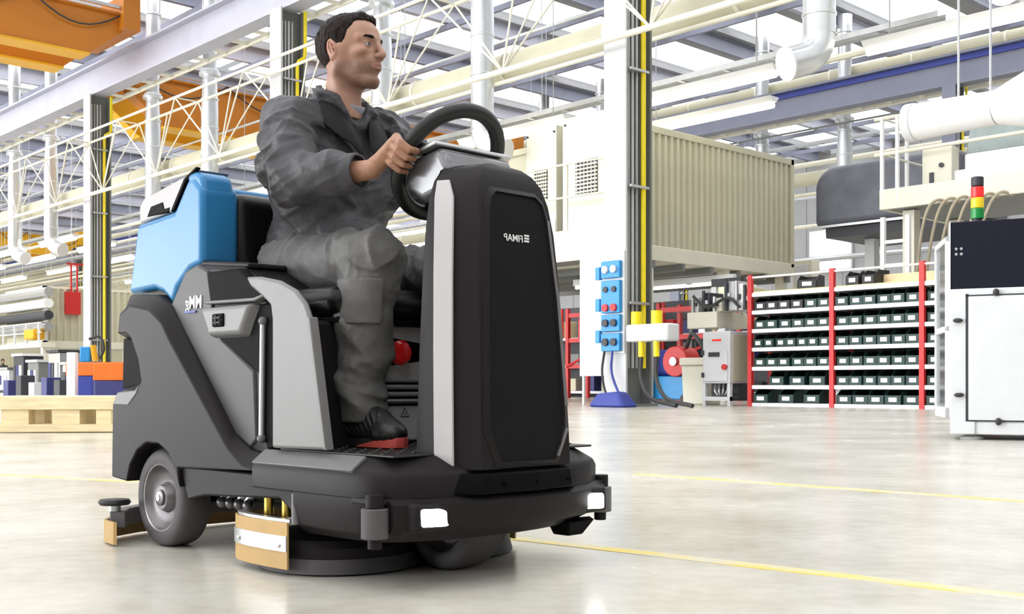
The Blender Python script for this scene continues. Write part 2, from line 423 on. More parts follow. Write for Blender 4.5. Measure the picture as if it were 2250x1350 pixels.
# turn angle is in hall axes: 0 = towards +p
DL = [(32, 'silver duct with round white outlet at the left edge'), (112, 'silver duct second from the left edge, elbow turned right'),
      (336, 'silver duct directly above the blue tank'), (461, 'silver duct between the blue tank and the driver'),
      (838, 'silver duct rising right behind the driver\'s face'), (1060, 'silver duct whose bright outlet shows behind the steering wheel')]
for px, lab in DL: duct(px, 22.0, ROOF-.2, 7.1, .34, 0.35 if px < 1000 else .25, lab)
duct(1800, 22.0, ROOF-.2, 7.35, .36, math.radians(-115), 'silver duct with large white disc outlet at the top')
duct(2262, 22.0, ROOF-.2, 7.9, .42, math.radians(-100), 'silver duct elbow cut off by the upper right corner')
for px, lab in ((1675, 'silver duct crossing the slate runway beam beside the container'), (1856, 'silver duct crossing the slate runway beam above the rounded tank'),
                (1195, 'distant silver duct behind the container ventilation units'), (1322, 'distant silver duct hidden partly by the white column')):
    duct(px, 47.41, ROOF-.2, 7.6, .36, math.pi, lab)

# long beige round ducts parallel to the runways
for q, z, r, lab in ((23.0, 10.0, .42, 'long beige round air duct behind the lattice truss'), (48.2, 15.3, .30, 'long beige air pipe above the slate runway beam'), (48.4, 10.6, .34, 'long cream air pipe under the slate runway beam')):
    t = hall('air_pipe', lab, 'pipe', 0, q, z, 'long air pipes', 'thing')
    G().cyl((-140, 0, 0), (30, 0, 0), r, n=16).build('pipe', M_beige if z < 16 else M_cream, t)
    r0 = None
    for k in range(40):
        if r0 is None: r0 = G().cyl((-.06, 0, 0), (.06, 0, 0), r*1.06, n=16).build('pipe_joint', M_cream, t); o = r0
        else: o = r0.copy(); COL.objects.link(o)
        o.location = (-138+k*4.2, 0, 0)

# lattice truss carrying services in front of the columns
tr = hall('lattice_truss', 'white tubular lattice truss crossing in front of the columns', 'truss', 0, 19.25, 8.42, None, 'thing')
G().cyl((-140, 0, 0), (30, 0, 0), .075, n=10).build('bottom_chord', M_cream, tr)
for dy in (-.45, .45): G().cyl((-140, dy, 2.38), (30, dy, 2.38), .05, n=8).build('top_chord', M_cream, tr)
proto = {}
for k in range(34):
    x = -136+k*4.8
    for dy in (-.45, .45):
        for nm, a, b in (('vertical', (0, 0, 0), (0, dy, 2.38)), ('diagonal', (0, 0, 0), (2.4, dy, 2.38)), ('diagonal', (4.8, 0, 0), (2.4, dy, 2.38))):
            if nm == 'vertical' and dy < 0: continue
            key = (nm, a, b)
            if key not in proto: proto[key] = G().cyl(a, b, .028, n=6).build(nm, M_cream, tr); o = proto[key]
            else: o = proto[key].copy(); COL.objects.link(o)
            o.location = (x, 0, 0)
    key = 'tie'
    if key not in proto: proto[key] = G().cyl((2.4, -.45, 2.38), (2.4, .45, 2.38), .03, n=6).build('tie', M_cream, tr); o = proto[key]
    else: o = proto[key].copy(); COL.objects.link(o)
    o.location = (x, 0, 0)

# fluorescent fixtures in rows under cable trays
def tray(q, z, label, pe=28):
    t = hall('cable_tray', label, 'cable tray', 0, q, z, 'cable trays', 'thing')
    G().box(-140, pe, -.02, .02, 0, .14).build('side_rail', M_steel, t)
    G().box(-140, pe, .38, .42, 0, .14).build('side_rail', M_steel, t)
    r0 = None
    for k in range(int((pe+138)/1.5)):
        if r0 is None: r0 = G().box(-.05, .05, .02, .38, .02, .06).build('tray_rung', M_steel, t); o = r0
        else: o = r0.copy(); COL.objects.link(o)
        o.location = (-138+k*1.5, 0, 0)
    return t
tray(24.6, 8.9, 'steel cable tray just behind the beige air duct', -12)
tray(30.0, 8.9, 'steel cable tray in the middle of the next bay', -30)
tray(37.0, 8.9, 'steel cable tray two thirds across the next bay', -34)
tray(51.4, 13.0, 'steel cable tray beyond the slate runway beam')
tray(61.0, 12.0, 'steel cable tray close to the far wall')
fx = None
def fixture(p, q, z):
    global fx
    if fx is None:
        fx = hall('fluorescent_light', 'bright fluorescent light hung in a row under the roof', 'ceiling light', p, q, z, 'fluorescent lights under the roof', 'thing')
        G().prism([(-.22, .16), (-.1, .02), (.1, .02), (.22, .16)], -2.4, 2.4, 'x').build('reflector', M_white, fx)
        G().cyl((-2.35, -.0, -.06), (2.35, 0, -.06), .10, n=8).build('tube', M_tube, fx)
        for x in (-1.8, 1.8): G().cyl((x, 0, .16), (x, 0, 8.66), .015, n=6).build('hanger', M_steel, fx)
        return fx
    c = clone(fx); c.location = W(p, q, z); return c
for q, z, offs, n, st in ((23.9, 8.3, -17, 11, 7.2), (26.5, 8.3, -26, 9, 8.5), (30.2, 8.3, -38, 8, 9.0), (37.2, 8.3, -46, 8, 10.0), (52.2, 8.3, -44, 6, 11), (60.2, 8.3, -50, 6, 11)):
    for k in range(n):
        pp = offs+6-k*st
        if (-55 < pp < -44 and q < 46) or (-118 < pp < -107 and q < 46): continue
        fixture(pp, q, z)
# many thin service pipes
k = 0
for q, z, r, m in ((22.2, 9.3, .06, M_cream), (24.2, 11.4, .05, M_steel), (28.0, 9.6, .10, M_cream), (33.0, 10.2, .12, M_cream), (40.0, 10.0, .12, M_cream), (43.5, 11.2, .10, M_beige), (46.75, 12.6, .05, M_colg), (51, 14.2, .12, M_steel), (56, 13.0, .15, M_cream), (63, 12.6, .16, M_beige), (68, 11.4, .14, M_cream), (72, 9.6, .2, M_steel)):
    o = G().cyl((-140, 0, 0), (-38 if 31 < q < 45 else 28, 0, 0), r, n=8).build('service_pipe', m)
    o.location = W(0, q, z); o.rotation_euler = (0, 0, TH)
    tag(o, ['thin cream', 'slim steel', 'long cream', 'straight pale', 'overhead cream', 'overhead beige', 'dark thin', 'far steel', 'far cream', 'far beige', 'pale distant', 'low far steel'][k]+' service pipe running parallel to the runway beams', 'pipe', 'overhead service pipes', 'thing')
    k += 1
# ------------------------------------------------------------------ ride-on floor scrubber (local x = forward, y = left, z = up)
MO = (-0.850, 3.876, 0.0); MR = math.radians(-45)
mc = thing('floor_scrubber', 'charcoal and blue ride-on floor scrubber driven by the seated man', 'cleaning machine', MO, MR)
def mirror_y(pts): return [(x, -y, z) for x, y, z in pts]

# main body
body_poly = [(-.285,.20),(-.295,.46),(-.262,.70),(-.27,.80),(-.04,.81),(.03,.775),(.12,.875),(.2,.893),(.44,.868),(.56,.80),(.60,.74),(.615,.34),(.56,.275),(.5,.2)]
body = G().prism(body_poly, -.365, .365).build('body', M_char, mc, .015)
# swept side skin carrying the badge; light on the charcoal painted as paler grey
skin = [(.012,.765),(.035,.778),(.125,.876),(.195,.892),(.262,.868),(.285,.775),(.30,.70),(.345,.655),(.52,.56),(.535,.36),(.50,.335),(.42,.37)]
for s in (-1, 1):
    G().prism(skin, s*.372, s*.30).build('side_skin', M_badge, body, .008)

# rear fenders with chamfered edge, notch at the back and wheel arch
fo = [(-.281,.209),(-.275,.45),(-.235,.49),(-.112,.497),(-.072,.53),(-.095,.60),(-.145,.672),(-.175,.688),(-.238,.69),(-.225,.752),(-.15,.781),(-.02,.760),(.06,.715),(.105,.665),(.454,.335),(.53,.289),(.60,.274),(.165,.262),(.172,.20),(.15,.255),(.105,.305),(.04,.332),(-.04,.332),(-.10,.305),(-.15,.255),(-.172,.2)]
fi = [(-.30,.209),(-.30,.47),(-.25,.51),(-.13,.53),(-.10,.55),(-.118,.60),(-.155,.655),(-.20,.668),(-.262,.674),(-.27,.775),(-.235,.822),(-.05,.812),(.045,.772),(.14,.672),(.425,.375),(.512,.331),(.60,.322),(.165,.255),(.172,.20),(.15,.255),(.105,.305),(.04,.332),(-.04,.332),(-.10,.305),(-.15,.255),(-.172,.2)]
for s in (-1, 1):
    l0 = [(x, s*.30, z) for x, z in fi]; l1 = [(x, s*.375, z) for x, z in fi]; l2 = [(x, s*.42, z) for x, z in fo]
    G().loft([l0, l1, l2]).build('rear_fender', M_char, mc, .006, 3)
# dark grip recess behind the notch
for s in (-1, 1):
    G().prism([(-.285,.676),(-.19,.670),(-.15,.657),(-.11,.60),(-.093,.55),(-.13,.522),(-.292,.505)], s*.377, s*.30).build('grip_recess', M_black, mc, .004)
# light ledge under the notch
for s in (-1, 1):
    G().prism([(-.272,.452),(-.235,.494),(-.112,.501),(-.085,.52),(-.10,.49),(-.16,.45)], s*.40, s*.4225).build('fender_ledge', M_grey, mc, .004)

# blue recovery tank
side = [(-.222,1.058),(-.285,.826),(-.10,.832),(-.04,.815),(.019,.774),(.048,.826),(.13,.880),(.202,.892),(.202,1.13),(.15,1.172),(.112,1.165),(.03,1.075)]
tk = G()
tank = None
for s in (-1, 1):
    o = G().prism(side, s*.36, s*.225).build('recovery_tank' if s < 0 else 'tank_wing', M_blue, mc, .022, 4)
    if s < 0: tank = o
mid = [(-.222,1.058),(-.285,.826),(-.10,.82),(.02,.80),(.07,.85),(.085,1.16),(.05,1.168),(.03,1.075)]
G().prism(mid, -.24, .24).build('tank_middle', M_blue, mc, .015, 3)
# raised shoulder along the wings front edge
for s in (-1, 1):
    G().prism([(.10,1.155),(.202,1.115),(.19,1.17),(.15,1.19),(.10,1.185)], s*.352, s*.24).build('tank_shoulder', M_blue, mc, .018, 3)
# grey lid with handle recess
lid = [(-.232,1.062),(-.235,1.118),(-.205,1.144),(.10,1.188),(.155,1.195),(.085,1.165),(.012,1.083),(-.03,1.078)]
lid_mid = [(-.232,1.062),(-.235,1.118),(-.205,1.144),(.0,1.172),(.03,1.165),(.012,1.083),(-.03,1.078)]
ld = G().prism(lid_mid, -.24, .24).build('tank_lid', M_pale, mc, .012, 3)
for s in (-1, 1): G().prism(lid, s*.345, s*.225).build('lid_shoulder', M_pale, ld, .012, 3)
for s in (-1, 1):
    G().prism([(-.178,1.078),(-.150,1.112),(-.068,1.118),(-.058,1.094),(-.02,1.096),(-.03,1.078)], s*.33, s*.3475).build('lid_recess', M_black, ld, .004)
    G().prism([(-.01,1.078),(.012,1.083),(.085,1.165),(.16,1.197),(.15,1.203),(.075,1.176),(-.002,1.092)], s*.335, s*.35).build('lid_seal', M_black, ld, .003)
# dark collar between tank and body
G().prism([(.10,.865),(.2,.885),(.46,.862),(.46,.878),(.2,.904),(.12,.90)], -.352, .352).build('tank_collar', M_char, mc, .006)

# storage pocket, a flat black plate for its shade, and power socket, right side
pk = G().prism([(.262,.862),(.45,.862),(.555,.80),(.60,.768),(.55,.757),(.285,.764)], -.378, -.30).build('storage_pocket', M_black, mc, .010, 3)
G().prism([(.285,.772),(.545,.768),(.602,.778),(.60,.768),(.55,.757),(.28,.762)], -.392, -.36).build('pocket_lip', M_grey, pk, .004)
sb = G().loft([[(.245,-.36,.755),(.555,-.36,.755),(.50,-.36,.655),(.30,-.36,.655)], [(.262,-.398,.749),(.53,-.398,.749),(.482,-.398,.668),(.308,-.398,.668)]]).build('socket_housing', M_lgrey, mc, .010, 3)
sk = G().box(.338, .402, -.404, -.39, .690, .730).build('power_socket', M_black, sb, .006, 3)
G().box(.35, .39, -.407, -.40, .714, .720).build('socket_slot', M_char, sk); G().box(.35, .39, -.407, -.40, .700, .706).build('socket_slot', M_char, sk)
G().box(.362, .368, -.407, -.40, .696, .726).build('socket_slot', M_char, sk)
# concave dark panel with a vertical grab rod
G().prism([(.30,.665),(.48,.665),(.555,.752),(.655,.75),(.655,.34),(.585,.335),(.56,.40),(.545,.55)], -.370, -.32).build('side_recess', M_black, mc, .006)
rod = G().cyl((.567,-.376,.36), (.575,-.376,.705), .009, n=12).build('grab_rod', M_steel, mc)
for z in (.365, .70): G().ball((.567+(z-.36)*.023,-.376,z), .014).build('rod_end', M_grey, rod)

# leg shield beside the seat; its lighter grey paints light caught on charcoal
sh = [(.527,.828),(.60,.824),(.70,.806),(.775,.777),(.822,.738),(.846,.695),(.862,.623),(.92,.347),(.663,.343),(.663,.70),(.655,.74),(.61,.768),(.55,.80)]
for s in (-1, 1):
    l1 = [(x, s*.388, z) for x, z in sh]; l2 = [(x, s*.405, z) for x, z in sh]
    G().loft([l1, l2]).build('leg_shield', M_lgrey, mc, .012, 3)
    G().loft([[(x, s*.380, z) for x, z in ((.848,.70),(.865,.623),(.922,.347),(.912,.347),(.854,.623),(.838,.70))], [(x, s*.409, z) for x, z in ((.848,.70),(.865,.623),(.924,.347),(.914,.347),(.854,.623),(.838,.70))]]).build('shield_lit_edge', M_lgrey, mc, .003)

# seat base with front panel
sbase = G().box(.20, .745, -.33, .33, .33, .70).build('seat_base', M_char, mc, .012)
pn = G().box(.745, .757, -.175, .30, .352, .692).build('front_panel', M_panel, mc, .010, 3)
# slot recess, red knob, louvres, warning sign
sl = []
for i in range(13):
    a = math.pi/2+math.pi*i/12; sl.append((-.05+.034*math.cos(a), .616+.040*math.sin(a)))
for i in range(13):
    a = -math.pi/2+math.pi*i/12; sl.append((.045+.028*math.cos(a), .616+.028*math.sin(a)))
G().prism(sl, .752, .7585, 'x').build('knob_recess', M_black, pn)
kn = G().lathe([(.0,.0),(.020,.0),(.024,.012),(.036,.028),(.037,.042),(.028,.054),(.004,.058)], 24, (.757,-.052,.612), 'x').build('emergency_knob', M_red, mc)
for k in range(4):
    z = .540-k*.021
    G().prism([(.757,z),(.774,z-.006),(.757,z-.014)], -.13, .068).build('louvre', M_panel, pn, .001)
    G().box(.7565, .7595, -.13, .068, z-.0205, z-.0135).build('louvre_gap', M_black, pn)
def tri(r): return [(-.005+r*math.cos(math.pi/2+2*math.pi*i/3), .432+r*math.sin(math.pi/2+2*math.pi*i/3)) for i in range(3)]
wt = G().prism(tri(.020), .7568, .7576, 'x').build('warning_triangle', M_dark_print, pn)
G().prism(tri(.014), .7572, .7580, 'x').build('triangle_field', M_panel, wt)
G().box(.7576, .7584, -.0065, -.0035, .426, .438).build('exclamation_mark', M_dark_print, wt)
# seat
def rbox_part(name, x0, x1, y0, y1, z0, z1, r, m, parent, shear=0.0):
    g = G().box(x0, x1, y0, y1, z0, z1)
    g.v = [(x+shear*(z-z0), y, z) for x, y, z in g.v]
    return g.build(name, m, parent, r, 6)
seat = rbox_part('seat', .24, .80, -.285, .285, .705, .80, .045, M_leather, mc)
G().box(.30, .79, -.27, .27, .692, .71).build('seat_frame', M_black, seat, .004)
rbox_part('backrest', .12, .235, -.24, .24, .80, 1.135, .05, M_leather, mc, -.10)
G().lathe([(.0,0),(.016,0),(.018,.012),(.015,.022),(.004,.026)], 16, (.70,-.332,.60), 'y')
kb = G(); kb.lathe([(.002,0),(.018,0),(.018,-.02),(.014,-.03),(.002,-.03)], 16, (.735,-.345,.655), 'y'); kb.build('seat_knob', M_black, mc)

# front deck: lofted plan outlines
plan = [(.60,.43),(.95,.432),(1.06,.428),(1.13,.412),(1.175,.375),(1.205,.31),(1.225,.24),(1.24,.16),(1.248,0)]
full = [(x, -y) for x, y in plan]+[(x, y) for x, y in reversed(plan[:-1])]
def ring(z, ins, base=.60):
    out = []
    for x, y in full:
        cx = 0.8
        sy = (abs(y)-ins)/abs(y) if abs(y) > .02 else 1
        xx = x-ins if x > .99 else x
        out.append((xx, y*sy, z))
    return out
deck = G().loft([ring(.232,.0), ring(.285,0), ring(.302,.006), ring(.337,.048)]).build('deck', M_char, mc, .004)
fr = [(x, y) for x, y in full]
skirt_plan = [(.80,.43)]+plan[1:]
full2 = [(x, -y) for x, y in skirt_plan]+[(x, y) for x, y in reversed(skirt_plan[:-1])]
def ring2(z, ins): return [((x-ins if x > .99 else x), y*((abs(y)-ins)/abs(y) if abs(y) > .02 else 1), z) for x, y in full2]
G().loft([ring2(.118,.05), ring2(.145,.012), ring2(.20,.0), ring2(.236,0)]).build('front_skirt', M_char, mc, .004)
# sloping deck edge, its lit tone painted in as a grey strip
for s in (-1, 1):
    a = [(.602,s*.4325,.303),(1.06,s*.4305,.303),(1.06,s*.384,.3385),(.602,s*.386,.3385)]
    G().loft([[(x, y, z) for x, y, z in a], [(x, y-s*.012, z-.012) for x, y, z in a]]).build('deck_lit_edge', M_grey, mc, .003)
mat_ = G().box(.66, 1.16, -.375, .375, .336, .342).build('floor_mat', M_brubber, mc, .002)
st0 = None
for i in range(9):
    for j in range(15):
        if st0 is None: st0 = G().cyl((0,0,0),(0,0,.004),.008,.006,6).build('mat_stud', M_brubber, mat_); o = st0
        else: o = st0.copy(); COL.objects.link(o)
        o.location = (.70+i*.05, -.36+j*.05, .342)
# side sill between rear wheel and front skirt
for s in (-1, 1):
    G().prism([(.15,.268),(.60,.268),(.66,.236),(.81,.236),(.81,.14),(.775,.14),(.75,.18),(.70,.205),(.30,.185),(.20,.165)], s*.405, s*.36).build('side_sill', M_char, mc, .006)
    G().cyl((.802,s*.418,.146),(.802,s*.418,.228),.013,n=14).build('hinge_pin', M_grey, mc)

# front column: lofted sections
def csec(z, hw, uf, fw, ub=1.085):
    ch = uf-.105
    return [(ub,-hw,z),(ch,-hw,z),(ch+.012,-hw+.004,z),(uf-.012,-fw-.008,z),(uf,-fw,z),(uf,fw,z),(uf-.012,fw+.008,z),(ch+.012,hw-.004,z),(ch,hw,z),(ub,hw,z)]
CS = [(.30,.238,1.262,.168),(.40,.236,1.258,.166),(.60,.228,1.247,.160),(.80,.217,1.235,.150),(.93,.206,1.225,.140),(1.01,.194,1.213,.130),(1.06,.176,1.200,.116),(1.09,.152,1.186,.095),(1.108,.118,1.170,.070),(1.117,.07,1.15,.04)]
col = G().loft([csec(*c) for c in CS]).build('steering_column', M_char, mc, .008, 3)
# chamfer bands on both front corners, pale colour standing in for caught light
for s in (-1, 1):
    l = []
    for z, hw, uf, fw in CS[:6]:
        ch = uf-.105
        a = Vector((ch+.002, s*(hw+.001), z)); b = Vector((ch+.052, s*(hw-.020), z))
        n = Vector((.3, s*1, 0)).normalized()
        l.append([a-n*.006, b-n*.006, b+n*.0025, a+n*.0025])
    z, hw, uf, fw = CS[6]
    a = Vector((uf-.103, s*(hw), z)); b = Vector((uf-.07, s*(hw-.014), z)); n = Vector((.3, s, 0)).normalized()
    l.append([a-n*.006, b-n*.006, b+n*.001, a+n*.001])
    G().loft(l).build('corner_lit_band', M_pale, col, .002)
# raised frame and dark inset panel on the front
def at_front(z):
    for a, b in zip(CS[:-1], CS[1:]):
        if a[0] <= z <= b[0]:
            t = (z-a[0])/(b[0]-a[0]); return a[2]+(b[2]-a[2])*t
    return CS[-1][2]
ins = [(-.105,.318),(-.142,.405),(-.142,.46),(-.128,.75),(-.108,.97),(-.098,1.01),(-.075,1.03),(.075,1.03),(.098,1.01),(.108,.97),(.128,.75),(.142,.46),(.142,.405),(.105,.318)]
def front_loop(pts, off): return [(at_front(z)+off, y, z) for y, z in pts]
out = [(y*1.13, .66+(z-.66)*1.035) for y, z in ins]
fo_, fi_ = front_loop(out, .001), front_loop(ins, .010)
g = G(); n = len(ins); g.add(fo_+fi_+front_loop([(y*.97, z) for y, z in ins], .001), [(i, (i+1)%n, n+(i+1)%n, n+i) for i in range(n)]+[(n+i, n+(i+1)%n, 2*n+(i+1)%n, 2*n+i) for i in range(n)])
g.build('panel_frame', M_char, col)
for s in (-1, 1):
    if s < 0: continue
    b = [(s*.143,.46),(s*.129,.75),(s*.110,.97)]
    g = G().loft([[(at_front(z)+.0105, y, z), (at_front(z)+.006, y*1.13, z), (at_front(z)+.000, y*1.13, z), (at_front(z)+.004, y, z)] for y, z in b])
    g.build('frame_highlight', M_grey, col, .002)
    b = [(s*.106,.325),(s*.142,.40)]
    g = G().loft([[(at_front(z)+.0105, y, z), (at_front(z)+.006, y*1.14, z), (at_front(z)+.000, y*1.14, z), (at_front(z)+.004, y, z)] for y, z in b])
    g.build('frame_highlight', M_grey, col, .002)
zr = [.318,.36,.405,.46,.60,.75,.86,.97,1.01,1.03]; hwid = np.interp(zr, [.318,.405,.46,.75,.97,1.01,1.03], [.105,.142,.142,.128,.108,.098,.075])
g = G().loft([[(at_front(z)-.004, -w*.97, z), (at_front(z)-.004, w*.97, z), (at_front(z)+.004, w*.97, z), (at_front(z)+.004, -w*.97, z)] for z, w in zip(zr, hwid)]); panel = g.build('inset_panel', M_inset, col)
# seam line round the column
def text_mesh(name, s, size, place, m, parent, bold=True, ext=.0006):
    cu = bpy.data.curves.new(name, 'FONT'); cu.body = s; cu.size = size; cu.extrude = ext; cu.offset = size*.006 if bold else 0
    ob = bpy.data.objects.new(name+'_src', cu); COL.objects.link(ob)
    bpy.context.view_layer.update()
    me = bpy.data.meshes.new_from_object(ob.evaluated_get(bpy.context.evaluated_depsgraph_get()))
    bpy.data.objects.remove(ob)
    for v in me.vertices: v.co = place(v.co)
    me.materials.clear(); me.materials.append(m)
    o = bpy.data.objects.new(name, me); COL.objects.link(o); o.parent = parent
    return o
# mirrored maker's lettering, as it appears in the picture
text_mesh('maker_lettering', 'FIMAP', .027, lambda c: Vector((at_front(.90+c.y)+.0055+c.z, .012-c.x*1.0, .900+c.y)), M_white_print, panel)
lg = G()
for k in range(3): lg.box(at_front(.91)+.0045, at_front(.91)+.006, .017, .035, .902+k*.0075, .907+k*.0075)
lg.build('maker_emblem', M_white_print, panel)
bd = text_mesh('model_badge', 'MMg', .058, lambda c: Vector((.232-c.x*.86, -.3735-c.z, .755+c.y)), M_white_print, body, True, .002)
G().box(.125, .195, -.3765, -.372, .742, .748).build('badge_underline', M_dblue, body)

# dash head under the wheel
dash = [(.90,1.075),(.985,1.02),(1.07,1.04),(1.10,1.10),(1.06,1.165),(.93,1.145)]
G().loft([[(x, -.135, z) for x, z in dash], [(x, .135, z) for x, z in dash]]).build('dash_head', mat('dash_gloss', (.16,.16,.165), .22, .5), mc, .022, 4)
G().prism([(.925,1.147),(1.055,1.168),(1.052,1.180),(.918,1.156)], -.145, .145).build('dash_display', M_steel, mc, .004)
G().box(1.06, 1.15, -.12, .12, 1.0, 1.09).build('dash_neck', M_black, mc, .02)
# steering wheel
SWC = Vector((.948, 0, 1.150)); AL = math.radians(52); SWR = .166
SE = Vector((math.cos(AL), 0, math.sin(AL))); SN = Vector((-math.sin(AL), 0, math.cos(AL))); SY = Vector((0, 1, 0))
ringp = [SWC+SY*(SWR*math.cos(t))+SE*(SWR*math.sin(t)) for t in np.linspace(0, 2*math.pi, 57)[:-1]]
sw = G().tube(ringp, .0215, 14, closed=True).build('steering_wheel', M_brubber, mc)
for a in (math.radians(15), math.radians(165), math.radians(270)):
    e = SWC+SY*(SWR*math.cos(a))+SE*(SWR*math.sin(a))
    G().tube([SWC-SN*.045, (SWC-SN*.03).lerp(e, .5), e], [.02, .017, .014], 10).build('wheel_spoke', M_black, sw)
G().cyl(SWC-SN*.10, SWC-SN*.02, .035, n=18).build('wheel_hub', M_black, sw)

# bumper, headlamps, corner rollers
bp_ = G()
bump = [(1.228,-.235),(1.268,-.175),(1.285,0),(1.268,.175),(1.228,.235)]
G().loft([[(x, y, .238) for x, y in bump]+[(1.18, .235, .238), (1.18, -.235, .238)], [(x-.004, y*.94, .292) for x, y in bump]+[(1.18, .22, .292), (1.18, -.22, .292)]]).build('bumper_plate', M_black, mc, .006)
arc = [Vector((1.275-.9*(y/.40)**2*.10, y, 0)) for y in np.linspace(-.40, .40, 21)]
g = G().loft([[(p.x-.06, p.y, .158), (p.x-.006, p.y, .152), (p.x+.006, p.y, .172), (p.x+.004, p.y, .222), (p.x-.02, p.y, .236), (p.x-.06, p.y, .232)] for p in arc])
bumper = g.build('bumper_bar', M_char, mc)
for k, y in enumerate((-.10, .02, .14)):
    G().cyl((1.276,y,.262),(1.287,y,.262),.005,n=8).build('bumper_bolt', M_black, mc)
for s in (-1, 1):
    hx = 1.205; hy = s*.285
    hs = G().loft([[(hx-.03, hy-.085, .145), (hx-.03, hy+.085, .145), (hx-.03, hy+.085, .232), (hx-.03, hy-.085, .232)], [(hx+.030-.02*(s>0)*0, hy-.074, .154), (hx+.030, hy+.074, .154), (hx+.026, hy+.074, .224), (hx+.026, hy-.074, .224)]]).build('headlamp_housing', M_char, mc, .01, 3)
    G().loft([[(hx+.022, hy-.066, .166), (hx+.022, hy+.062, .160), (hx+.022, hy+.062, .208), (hx+.022, hy-.066, .214)], [(hx+.036, hy-.056, .170), (hx+.036, hy+.054, .164), (hx+.034, hy+.054, .204), (hx+.034, hy-.056, .210)]]).build('headlamp', M_lamp, mc, .006, 3)
    G().cyl((1.15, s*.425, .140), (1.15, s*.425, .215), .034, n=24).build('corner_roller', M_grey if s > 0 else M_rubber, mc, .003)
    G().cyl((1.15, s*.425, .215), (1.15, s*.425, .250), .024, n=20).build('roller_cap', M_char, mc, .002)
    G().cyl((1.15, s*.425, .115), (1.15, s*.425, .140), .018, n=16).build('roller_axle', M_char, mc, .002)
    G().box(1.06, 1.17, s*.43 if s < 0 else .39, -.39 if s < 0 else s*.43, .222, .236).build('roller_bracket', M_char, mc, .003)
    if s > 0: G().loft([[(1.15, s*.38, .13), (1.21, s*.33, .13), (1.21, s*.22, .13), (1.12, s*.22, .13)], [(1.14, s*.35, .085), (1.18, s*.31, .085), (1.18, s*.25, .085), (1.12, s*.25, .085)]]).build('tow_bracket', M_black, mc, .004)

# wheels
def wheel(name, x, y, r, w, s, parent):
    hub = bpy.data.objects.new(name, None); COL.objects.link(hub); hub.parent = parent; hub.location = (x, y, r)
    ty = [(r*.70,-w/2),(r*.78,-w/2-.002),(r*.90,-w/2),(r*.965,-w/2+.008),(r,-w/2+.024),(r,w/2-.024),(r*.965,w/2-.008),(r*.78,w/2),(r*.70,w/2)]
    G().lathe([(a, b) for a, b in ty]+[ty[0]], 48, axis='y', caps=False).build('tyre', M_rubber, hub)
    o = -s
    rm = [(r*.71,s*w*.49),(r*.66,s*w*.47),(r*.62,s*w*.36),(r*.50,s*w*.24),(r*.32,s*w*.22),(r*.26,s*w*.40),(r*.24,s*w*.44),(r*.10,s*w*.44)]
    G().lathe(rm+[(r*.05,s*w*.44)], 40, axis='y', caps=False).build('rim', M_rim, hub)
    G().lathe([(r*.16,s*w*.30),(r*.16,s*w*.50),(r*.12,s*w*.53),(r*.02,s*w*.53)], 20, axis='y').build('hub_cap', M_rim, hub)
    G().lathe([(r*.07,s*w*.50),(r*.07,s*w*.555),(r*.02,s*w*.555)], 14, axis='y').build('axle_nut', M_steel, hub)
    return hub
wheel('rear_wheel', 0, -.342, .157, .105, -1, mc); wheel('rear_wheel', 0, .342, .157, .105, 1, mc)
fw_ = wheel('front_wheel', .975, 0, .145, .13, -1, mc)
G().cyl((0, -.34, .157), (0, .34, .157), .03, n=16).build('rear_axle', M_black, mc)
G().box(-.20, .95, -.30, .30, .165, .26).build('chassis_frame', M_black, mc, .01)

# brush deck and side skirt blade
for s in (-1, 1):
    bh = G().lathe([(.19,.04),(.220,.045),(.225,.075),(.21,.095),(.08,.11),(.02,.11)], 40, (.69, s*.19, 0)).build('brush_head', M_char, mc)
    G().lathe([(.02,.012),(.230,.006),(.220,.045),(.02,.045)], 40, (.69, s*.19, 0)).build('brush_bristles', M_rubber, bh)
    blade = [(.475,.405),(.52,.428),(.60,.44),(.70,.442),(.785,.436)]
    bl = G().loft([[(x, s*y, .022), (x, s*(y-.006), .022), (x, s*(y-.006), .148), (x, s*y, .148)] for x, y in blade]).build('side_blade', M_tan, mc)
    st = G().loft([[(x, s*(y+.004), .070), (x, s*y, .070), (x, s*y, .112), (x, s*(y+.004), .112)] for x, y in blade]).build('blade_strip', M_steel, bl)
    for x, y, z in ((.545,.438,.087),(.755,.443,.085)):
        G().ball((x, s*y, z), (.007,.005,.007), 10, 6).build('strip_bolt', M_chrome, bl)
    G().loft([[(x, s*(y-.008), .148), (x, s*(y-.03), .148), (x, s*(y-.03), .156), (x, s*(y-.008), .156)] for x, y in blade]).build('blade_holder', M_steel, bl)
    for x in (.58, .67):
        G().cyl((x, s*.36, .15), (x, s*.36, .205), .014, n=12).build('deck_bolt', mat('brass', (.6,.42,.08), .3, .9), mc)
# actuators behind the wheel
for k in range(4):
    G().cyl((.22+.05*k, -.30, .15+.01*(k%2)), (.26+.05*k, -.30, .20), .013, n=10).build('actuator_rod', M_steel, mc)
    G().ball((.24+.05*k, -.31, .155), .018, 10, 7).build('actuator_joint', M_rim, mc)
